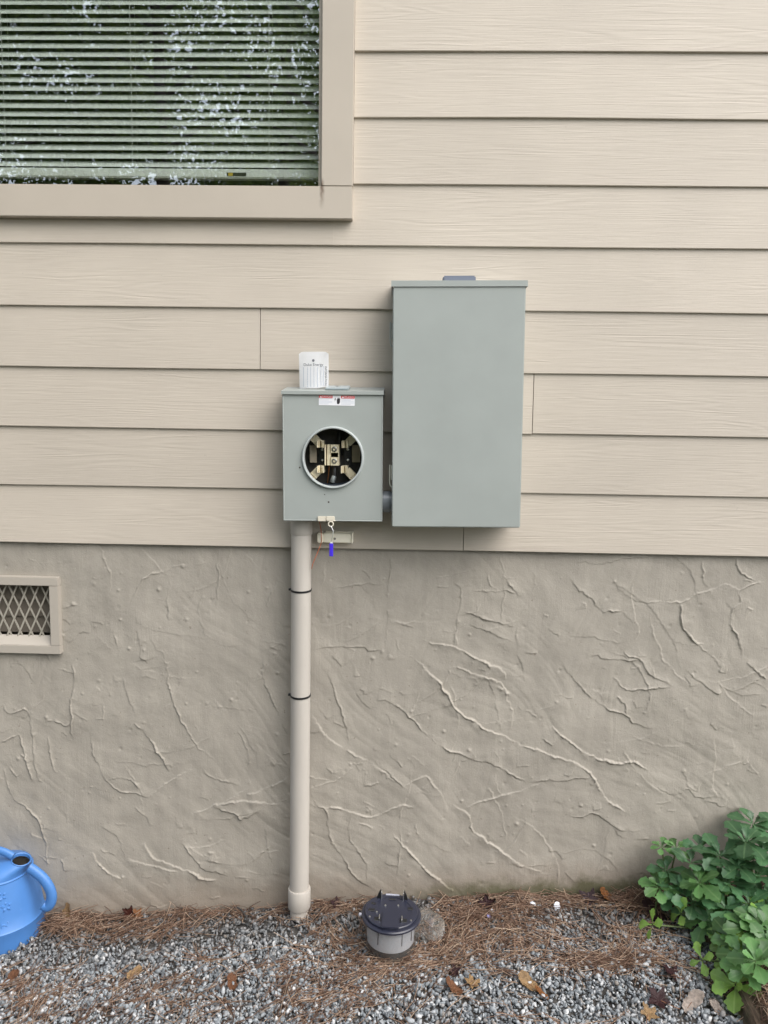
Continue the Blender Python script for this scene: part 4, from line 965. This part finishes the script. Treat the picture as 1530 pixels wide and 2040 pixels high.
LC = dict(red=(.10,.028,.018), maroon=(.055,.020,.022), tan=(.42,.27,.13), brown=(.24,.11,.055), purple=(.085,.055,.060), orange=(.30,.12,.035), pale=(.52,.44,.38))
fallen = [ # px, py, size (m), colour, lobed, tilt x, tilt y, lift, label
 (275,1806,.030,'red',1,80,5,.028,'dark red curled leaf standing against the stucco beyond the watering can'),
 (278,1828,.024,'orange',1,35,20,.018,'orange brown leaf lying at the foot of the upright red leaf'),
 (138,1838,.030,'tan',0,50,-20,.022,'curled tan leaf next to the watering can'),
 (942,1972,.030,'tan',1,12,10,.012,'pale tan star shaped leaf lying on the gravel'),
 (1053,1968,.027,'tan',0,18,-12,.012,'broad light brown leaf lying right of the pale star shaped leaf'),
 (903,1985,.025,'brown',0,10,15,.012,'reddish brown leaf left of the pale star shaped leaf'),
 (268,1946,.020,'tan',0,15,25,.010,'small yellowish leaf on open gravel below the needle drift'),
 (22,1962,.024,'brown',0,14,-10,.010,'rust brown leaf on the gravel in front of the watering can'),
 (968,1812,.036,'maroon',1,25,12,.014,'dark maroon leaf near the wall beside the blue scrap'),
 (1172,1803,.042,'purple',1,28,-14,.016,'large dull purple brown leaf by the wall near the plants'),
 (1215,1802,.032,'orange',0,20,10,.014,'orange brown leaf by the wall next to the purple one'),
 (1338,1955,.036,'maroon',1,15,8,.012,'crumpled dark maroon leaf on the gravel below the plants'),
 (1313,2008,.040,'maroon',1,12,-12,.012,'flat dark maroon leaf near the timber edging'),
 (1292,2034,.030,'tan',1,14,12,.014,'yellow orange leaf next to the flat maroon leaf'),
 (1378,2012,.028,'pale',0,40,35,.016,'curled whitish dead leaf on the gravel near the edging'),
 (1428,2020,.020,'pale',0,30,-25,.012,'small pale dead leaf against the timber edging'),
 (672,1806,.030,'maroon',1,30,14,.012,'dark brown leaf between the conduit and the meter'),
 (462,1968,.022,'brown',0,12,8,.010,'small brown leaf lying alone on open gravel'),
 (905,1945,.022,'maroon',1,20,10,.010,'dark shrivelled leaf in the needles behind the pale star shaped leaf'),
 (1078,1988,.018,'orange',0,20,16,.010,'small orange brown leaf below the broad light brown leaf'),
 (1300,1830,.032,'maroon',0,22,-12,.014,'dark leaf half under the plant stems')]
for i, (px, py, s, c, lb, tx, ty, lf, label) in enumerate(fallen):
    q = G(px, py); o = link('fallen_leaf', leaf_mesh(i*3+1, 5, random.uniform(.2, .5), .5, bool(lb)), leafmat('dry_leaf_'+c, LC[c]))
    o.location = (q.x, min(q.y, -.012), float(gz(q.x, q.y))+lf+.003); s *= .85; o.scale = (s, s, s); o.rotation_euler = (R(tx), R(ty), R(random.uniform(-60, 60) if tx < 60 else 0))
    tag(o, label, 'leaf', 'fallen leaves on the gravel')
    st = nb(); tube(st, spline([(0, -.1, .02), (.05, -.8, .1), (.2, -1.3, .05)], 4), .025, 5); bobj('stalk', st, leafmat('dry_leaf_brown', LC['brown']), o)
def chip(px, py, sx_, sy_, mt, name, label, cat, tilt=30):
    q = G(px, py); bm = nb(); bmesh.ops.create_icosphere(bm, subdivisions=2, radius=1)
    for v in bm.verts:
        v.co *= 1+.28*mnoise.noise(v.co*1.6+Vector((px, 0, 0))); v.co = Vector((v.co.x*sx_, v.co.y*sy_, v.co.z*sx_*.28))
    o = bobj(name, bm, mt, None, smooth=True); o.location = (q.x, q.y, float(gz(q.x, q.y))+.012); o.rotation_euler = (R(tilt), R(12), R(px % 50)); tag(o, label, cat)
M_PALE = mat('pale_stone', (.66,.70,.76), .6, build=lambda nt, b: L(nt, mixc(nt, noise(nt, coords(nt), 60, 4), (.55,.58,.64), (.76,.79,.84)), b.inputs['Base Color']))
chip(1110, 1813, .010, .014, M_PALE, 'white_scrap', 'bright bluish white flake standing in the litter by the wall', 'scrap', 60)
chip(1061, 1812, .009, .007, M_PALE, 'white_scrap', 'smaller white flake lying left of the bright bluish flake', 'scrap')
chip(982, 1823, .008, .006, M_PALE, 'white_scrap', 'white torn bit on top of the crumpled blue scrap', 'scrap')
chip(975, 1832, .009, .006, mat('violet_scrap', (.22,.22,.46), .5), 'blue_scrap', 'crumpled violet blue scrap beside a maroon leaf', 'scrap')
q = [G(450, 1832), G(462, 1818), G(480, 1822), G(496, 1846), G(503, 1885)]
pts = [Vector((a.x, a.y, float(gz(a.x, a.y))+h)) for a, h in zip(q, (.004, .020, .022, .014, .002))]
tag(bobj('black_cord', tube(nb(), spline(pts, 6), .0022, 8), mat('dusty_black_cord', (.05,.047,.045), .7), None, smooth=True), 'dusty black cord looping out of the needles left of the conduit', 'cord')
for px0, py0, px1, py1, lb in ((430, 1925, 560, 1890, 'thin twig lying across the gravel left of the conduit foot'), (905, 1850, 925, 1900, 'pale crooked twig beside the meter'), (985, 1925, 1100, 1880, 'long thin twig lying on the gravel below the scraps')):
    a, b = G(px0, py0), G(px1, py1); mid = (a+b)/2+Vector((.006, .008, 0)); pts = [Vector((p_.x, p_.y, float(gz(p_.x, p_.y))+.013)) for p_ in (a, a.lerp(mid, .5), mid, b)]
    tag(bobj('twig', tube(nb(), spline(pts, 4), [.0013]*12+[.0008], 6), mat('dry_twig', (.20,.13,.08), .8)), lb, 'twig')

# ================================================================== PACHYSANDRA PLANTS
def pleaf(seed):
    r = random.Random(seed); bm = nb(); nL = 10; rows = []
    for i in range(nL+1):
        t = i/nL
        wdt = .27*math.sin(math.pi*min(1, t**1.9))**.85 if t < 1 else 0.0
        wdt = max(wdt, .035 if t < .15 else 0.012)
        tooth = (1+.16*(1 if i % 2 else -1)) if t > .5 else 1
        row = []
        for j, u in enumerate((-1, -.5, 0, .5, 1)):
            z = .10*t-.26*t*t+.09*abs(u)*wdt/.3*(1-t*.5)+.014*math.sin(9*t+u*2+seed)
            row.append(bm.verts.new((u*wdt*(tooth if abs(u) == 1 else 1), t, z)))
        rows.append(row)
    for a, b in zip(rows, rows[1:]):
        for k in range(4): bm.faces.new((a[k], a[k+1], b[k+1], b[k]))
    me = bpy.data.meshes.new('leaf'); bm.to_mesh(me); bm.free(); me.polygons.foreach_set('use_smooth', [True]*len(me.polygons)); return me
def green(name, c, cu):
    if name in MATS: return MATS[name]
    def bl(nt, b):
        v = coords(nt, (1,1,1), 9); tc = N(nt, 'TexCoord'); sx = N(nt, 'SeparateXYZ'); L(nt, tc.outputs['Object'], sx.inputs[0])
        vein = maprange(nt, math_(nt, 'ABSOLUTE', sx.outputs['X']), .012, .03, 1, 0)
        oi = N(nt, 'ObjectInfo'); hs = N(nt, 'HueSaturation'); hs.inputs['Color'].default_value = (*c, 1)
        L(nt, math_(nt, 'MULTIPLY', maprange(nt, oi.outputs['Random'], 0, 1, .5, 1.3), maprange(nt, noise(nt, v, 5, 4, .6), .3, .7, .85, 1.12)), hs.inputs['Value'])
        L(nt, mixc(nt, math_(nt, 'MULTIPLY', vein, .35), hs.outputs[0], cu), b.inputs['Base Color'])
        b.inputs['Subsurface Weight'].default_value = 0
        tr = N(nt, 'BsdfTranslucent'); tr.inputs[0].default_value = (c[0]*1.6, c[1]*1.6, c[2], 1); mx = N(nt, 'MixShader'); mx.inputs[0].default_value = .25
        out = nt.nodes['Material Output']; L(nt, b.outputs[0], mx.inputs[1]); L(nt, tr.outputs[0], mx.inputs[2]); L(nt, mx.outputs[0], out.inputs[0])
    return mat(name, c, .38, build=bl)
GM = [green('pachysandra_deep', (.070,.165,.072), (.17,.28,.13)), green('pachysandra_mid', (.100,.218,.070), (.22,.34,.14)), green('pachysandra_young', (.235,.41,.085), (.33,.47,.16))]
LEAF = [[pleaf(s+10*g_) for s in range(3)] for g_ in range(3)]
for g_ in range(3):
    for me in LEAF[g_]: me.materials.append(GM[g_])
M_STEM = mat('green_stem', (.12,.16,.06), .6)
PL = [ # px, py of the whorl, depth from the wall, leaf size, tone, leaves, whorl 2, label
 (1500,1642,.05,.050,0,7,'dark plant with the highest whorl against the stucco'),(1492,1676,.07,.050,0,7,None),
 (1318,1688,.04,.026,1,6,'tiny pale sprig against the wall at the tip of the planting'),(1348,1690,.05,.032,1,5,'small upright sprig beside the tiny pale one'),
 (1396,1690,.06,.040,0,7,None),(1434,1706,.10,.052,0,8,None),(1486,1678,.12,.055,0,8,None),(1516,1702,.12,.052,0,7,None),
 (1328,1734,.07,.040,0,7,None),(1376,1720,.10,.042,0,7,None),(1394,1758,.15,.052,1,8,'full grey green whorl leaning out over the gravel edge'),(1416,1772,.16,.050,1,8,None),
 (1314,1768,.10,.052,1,6,'fresh green drooping plant at the corner nearest the leaf litter'),(1345,1772,.11,.045,0,7,None),
 (1470,1728,.14,.050,0,8,None),(1505,1745,.16,.052,0,8,None),(1450,1760,.16,.045,0,7,None),(1380,1800,.15,.050,0,8,None),(1408,1832,.19,.050,1,7,None),
 (1448,1812,.18,.046,0,7,None),(1490,1800,.20,.052,0,8,None),(1525,1790,.20,.050,0,7,None),(1516,1812,.22,.046,2,6,None),
 (1490,1852,.24,.050,1,7,None),(1525,1850,.26,.052,1,7,None),(1460,1872,.24,.048,1,7,None),(1446,1882,.26,.036,2,6,'young yellow green sprig rising at the timber edging'),
 (1476,1906,.27,.044,1,7,None),(1505,1915,.28,.046,1,7,None),(1460,1918,.28,.034,2,5,None),(1466,1962,.30,.052,2,6,'bright yellow green plant in front of all the others'),
 (1300,1842,.17,.034,2,4,'pale sprig stretched out low over the gravel'),(1356,1820,.16,.034,2,4,None),(1398,1912,.25,.028,2,4,'small pale sprig hanging over the timber edging'),
 (1530,1885,.28,.05,1,7,None),(1500,1880,.28,.046,2,6,None),(1490,1935,.3,.046,1,7,None),(1512,1840,.22,.05,1,7,None),(1436,1845,.2,.046,1,7,None),(1545,1720,.14,.055,0,8,None),(1560,1660,.08,.055,0,8,None),(1575,1760,.18,.055,0,8,None),(1590,1830,.26,.055,0,8,None),(1565,1880,.3,.055,1,8,None),(1620,1700,.1,.055,0,8,None),(1640,1790,.2,.055,0,8,None)]
for i, (px, py, dep, ls, tone, nl, label) in enumerate(PL):
    hmin = .05 if tone == 2 else .07
    while dep < .9:                                  # a whorl stands a little above the soil it grows from
        q = P(px, py, -dep)
        if q.z > float(bedz(q.x, q.y) if bed_side(q.x, q.y) > .02 else gz(q.x, q.y))+(hmin if px > 1330 else .02): break
        dep += .01
    top = P(px, py, -dep); bx_ = top.x+random.uniform(-.01, .03); by_ = min(-dep+random.uniform(-.01, .03), -.02)
    if bed_side(bx_, by_) < .05 : bx_ = bx_-float(bed_side(bx_, by_))+.05+random.random()*.03 if py > 1800 or px > 1390 else bx_
    inbed = bed_side(bx_, by_) > .03
    zb_ = float(bedz(bx_, by_) if inbed else gz(bx_, by_))
    zb_ = min(zb_, top.z-.015)
    where = 'rooted close against the stucco wall' if dep < .09 else 'in the thick of the bed' if dep < .19 else 'on the open side of the bed'
    t = thing('pachysandra_plant', label or (('dark green', 'mid green', 'young pale')[tone]+' pachysandra plant '+where), 'plant', (bx_, by_, zb_), group=None if label else ('pachysandra plants '+where))
    tp = top-Vector((bx_, by_, zb_)); ax = Vector((tp.x*.6+random.uniform(-.02, .01), tp.y*.6-.02, max(tp.z, .03)+.03)).normalized()
    bobj('stem', tube(nb(), spline([(0, 0, -.01), (tp.x*.25, tp.y*.25, tp.z*.5), tuple(tp)], 5), [.0022]*10+[.0014], 6), M_STEM, t, smooth=True)
    rot0 = random.uniform(0, 6.28); Q = ax.to_track_quat('Z', 'Y').to_matrix().to_4x4()
    ls *= 1.2; nl = min(nl, 6)
    tiers = [(nl, .0, ls, 0)]+([(2, -.024, ls*.9, 26)] if nl > 5 and i % 2 else [])+([(3, .004, ls*.55, -25)] if nl > 4 else [])
    for cnt, dz, sz_, droop in tiers:
        for k in range(cnt):
            a = rot0+2*math.pi*k/cnt+random.uniform(-.25, .25)+dz*40
            o = link('leaf', random.choice(LEAF[tone]), None, t); s = sz_*random.uniform(.78, 1.15)
            Mx = Matrix.Translation(tp+ax*dz) @ Q @ Matrix.Rotation(a, 4, 'Z') @ Matrix.Translation((0, .003, 0)) @ Matrix.Rotation(R(18-droop+random.uniform(-16, 14)), 4, 'X') @ Matrix.Rotation(R(random.uniform(-14, 14)), 4, 'Y') @ Matrix.Diagonal((s*1.12, s, s, 1))
            o.matrix_local = Mx

# ================================================================== TREES ACROSS THE YARD (seen mirrored in the window)
def tree_meshes(seed, H, cr, trunk_r, nleaf, low):
    r = np.random.default_rng(seed); rr_ = random.Random(seed); bm = nb()
    tp = spline([(0, 0, -.3), (.1, .05, H*.3), (-.08, .1, H*.65), (.05, 0, H*.97)], 6); tube(bm, tp, [trunk_r*(1-.85*i/(len(tp)-1)) for i in range(len(tp))], 12)
    tips = []
    for k in range(26):
        z = H*(low+(.95-low)*k/26); a = k*2.4+rr_.uniform(-.4, .4); ln = cr*(1.0-.55*abs(z/H-.5))*rr_.uniform(.6, 1.05)
        p0 = Vector((0, .06, z)); p2 = p0+Vector((ln*math.cos(a), ln*math.sin(a), ln*rr_.uniform(.15, .5))); p1 = p0.lerp(p2, .5)+Vector((0, 0, .15))
        tube(bm, [p0, p1, p2], [trunk_r*.28, trunk_r*.16, .012], 6)
        for f_ in (.45, .7, .9, 1.05): tips.append(p0.lerp(p2, f_)+Vector((0, 0, .1)))
    tips = np.array([tuple(t) for t in tips]); ci = r.integers(0, len(tips), nleaf)
    c = tips[ci]+r.normal(0, 1, (nleaf, 3))*np.array([cr*.15, cr*.15, cr*.12])
    n_ = r.normal(size=(nleaf, 3))+np.array([0, 0, .6]); n_ /= np.linalg.norm(n_, axis=1)[:, None]
    a = np.cross(n_, r.normal(size=(nleaf, 3))); a /= np.linalg.norm(a, axis=1)[:, None]; b = np.cross(n_, a)
    s = r.uniform(.05, .10, nleaf)[:, None]
    V = np.stack([c-a*s, c-b*s*.5+n_*s*.12, c+a*s, c+b*s*.5+n_*s*.12], 1).reshape(-1, 3)
    F = np.arange(nleaf*4).reshape(-1, 4)
    return bm, npmesh('crown', V, F)
def b_bark(nt, b):
    n1 = noise(nt, coords(nt, (14, 14, 3)), 1.5, 5, .65); cr = ramp(nt, [(.3, (.05,.04,.035)), (.7, (.20,.165,.145))]); L(nt, n1, cr.inputs[0]); L(nt, cr.outputs[0], b.inputs['Base Color']); bump(nt, b, n1, 1, .03)
M_BARK = mat('bark', (.12,.1,.08), .9, build=b_bark)
def b_fol(nt, b):
    ge = N(nt, 'NewGeometry'); cr = ramp(nt, [(0, (.06,.10,.028)), (.5, (.12,.19,.045)), (1, (.22,.29,.07))]); L(nt, ge.outputs['Random Per Island'], cr.inputs[0]); L(nt, cr.outputs[0], b.inputs['Base Color'])
    tr = N(nt, 'BsdfTranslucent'); mx = N(nt, 'MixShader'); mx.inputs[0].default_value = .45; L(nt, cr.outputs[0], tr.inputs[0])
    L(nt, b.outputs[0], mx.inputs[1]); L(nt, tr.outputs[0], mx.inputs[2]); L(nt, mx.outputs[0], nt.nodes['Material Output'].inputs[0])
M_FOL = mat('tree_leaves', (.06,.11,.03), .5, build=b_fol)
protos = []
for sd, H, cr_, trr, nl, low in ((3, 10.5, 2.6, .17, 26000, .14), (8, 13.0, 2.9, .22, 24000, .30), (15, 14.5, 2.2, .20, 7800, .40)):
    protos.append(tree_meshes(sd, H, cr_, trr, nl, low))
protos = [(bobj('trunk', a, M_BARK, None, smooth=True), link('crown', b, M_FOL)) for a, b in protos]
TREES = [(-7.6, -11.5, 0, 0, 1.0), (-10.4, -13.5, 1, 3.0, .95), (-7.4, -17.5, 1, 5.8, 1.1), (-12.5, -10.5, 0, 2.0, 1.0), (-10.5, -7.0, 0, 4.1, .9), (-4.7, -13.2, 2, 1.2, 1.0), (-2.6, -14.5, 2, 2.6, .95), (-1.3, -11.0, 2, 4.0, .85), (3.0, -19.5, 1, 4.4, 1.0), (-4.2, -20.5, 0, 3.7, .95), (-1.2, -21.0, 0, 1.7, .8)]
for i, (x, y, k, rz, s) in enumerate(TREES):
    t = thing('leafy_tree', 'tall leafy green tree across the yard, mirrored in the window glass', 'tree', (x, y, 0), (0, 0, rz), 'trees across the yard mirrored in the window'); t.scale = (s, s, s)
    for o in protos[k]:
        c = o.copy(); C.objects.link(c); c.parent = t
def shrub_mesh(seed, n):
    r = np.random.default_rng(seed); c = r.normal(size=(n, 3)); c /= np.linalg.norm(c, axis=1)[:, None]
    c *= (r.random(n)**.33)[:, None]*(1+.25*np.sin(c[:, :1]*5+seed)*np.cos(c[:, 2:]*6)); c = c*np.array([1.15, .8, 1.05])+np.array([0, 0, 1.0])
    n_ = r.normal(size=(n, 3))+np.array([0, 0, .6]); n_ /= np.linalg.norm(n_, axis=1)[:, None]
    a = np.cross(n_, r.normal(size=(n, 3))); a /= np.linalg.norm(a, axis=1)[:, None]; b = np.cross(n_, a); s = r.uniform(.03, .06, n)[:, None]
    return npmesh('foliage', np.stack([c-a*s, c-b*s*.5, c+a*s, c+b*s*.5], 1).reshape(-1, 3), np.arange(n*4).reshape(-1, 4))
shm = shrub_mesh(5, 15000); stm = nb()
for k in range(7): a = k*.9; tube(stm, [(0, 0, -.1), (.2*math.cos(a), .2*math.sin(a), .5), (.6*math.cos(a), .5*math.sin(a), 1.3)], [.03, .022, .008], 6)
st_ = bobj('stem', stm, M_BARK, None); sh_ = link('foliage', shm, M_FOL)
for x, y, rz, s in ((-6.6, -5.0, .3, 1.15), (-4.6, -5.4, 1.4, 1.05), (-2.7, -5.2, 2.2, 1.1), (-.8, -5.6, 3.6, 1.0), (1.1, -5.4, 4.4, 1.05), (3.1, -5.8, 5.2, .95), (5.1, -5.5, .9, 1.0)):  # added out of view to block low sky light and darken the lower wall
    t = thing('light_blocking_shrub', 'unseen rounded green shrub added to keep low sky light off the house wall', 'shrub', (x, y, -.05), (0, 0, rz), 'added unseen shrubs shading the lower house wall'); t.scale = (s, s, s)
    for o in (st_, sh_):
        c = o.copy(); C.objects.link(c); c.parent = t
bpy.data.objects.remove(st_); bpy.data.objects.remove(sh_)
for a, b in protos: bpy.data.objects.remove(a); bpy.data.objects.remove(b)
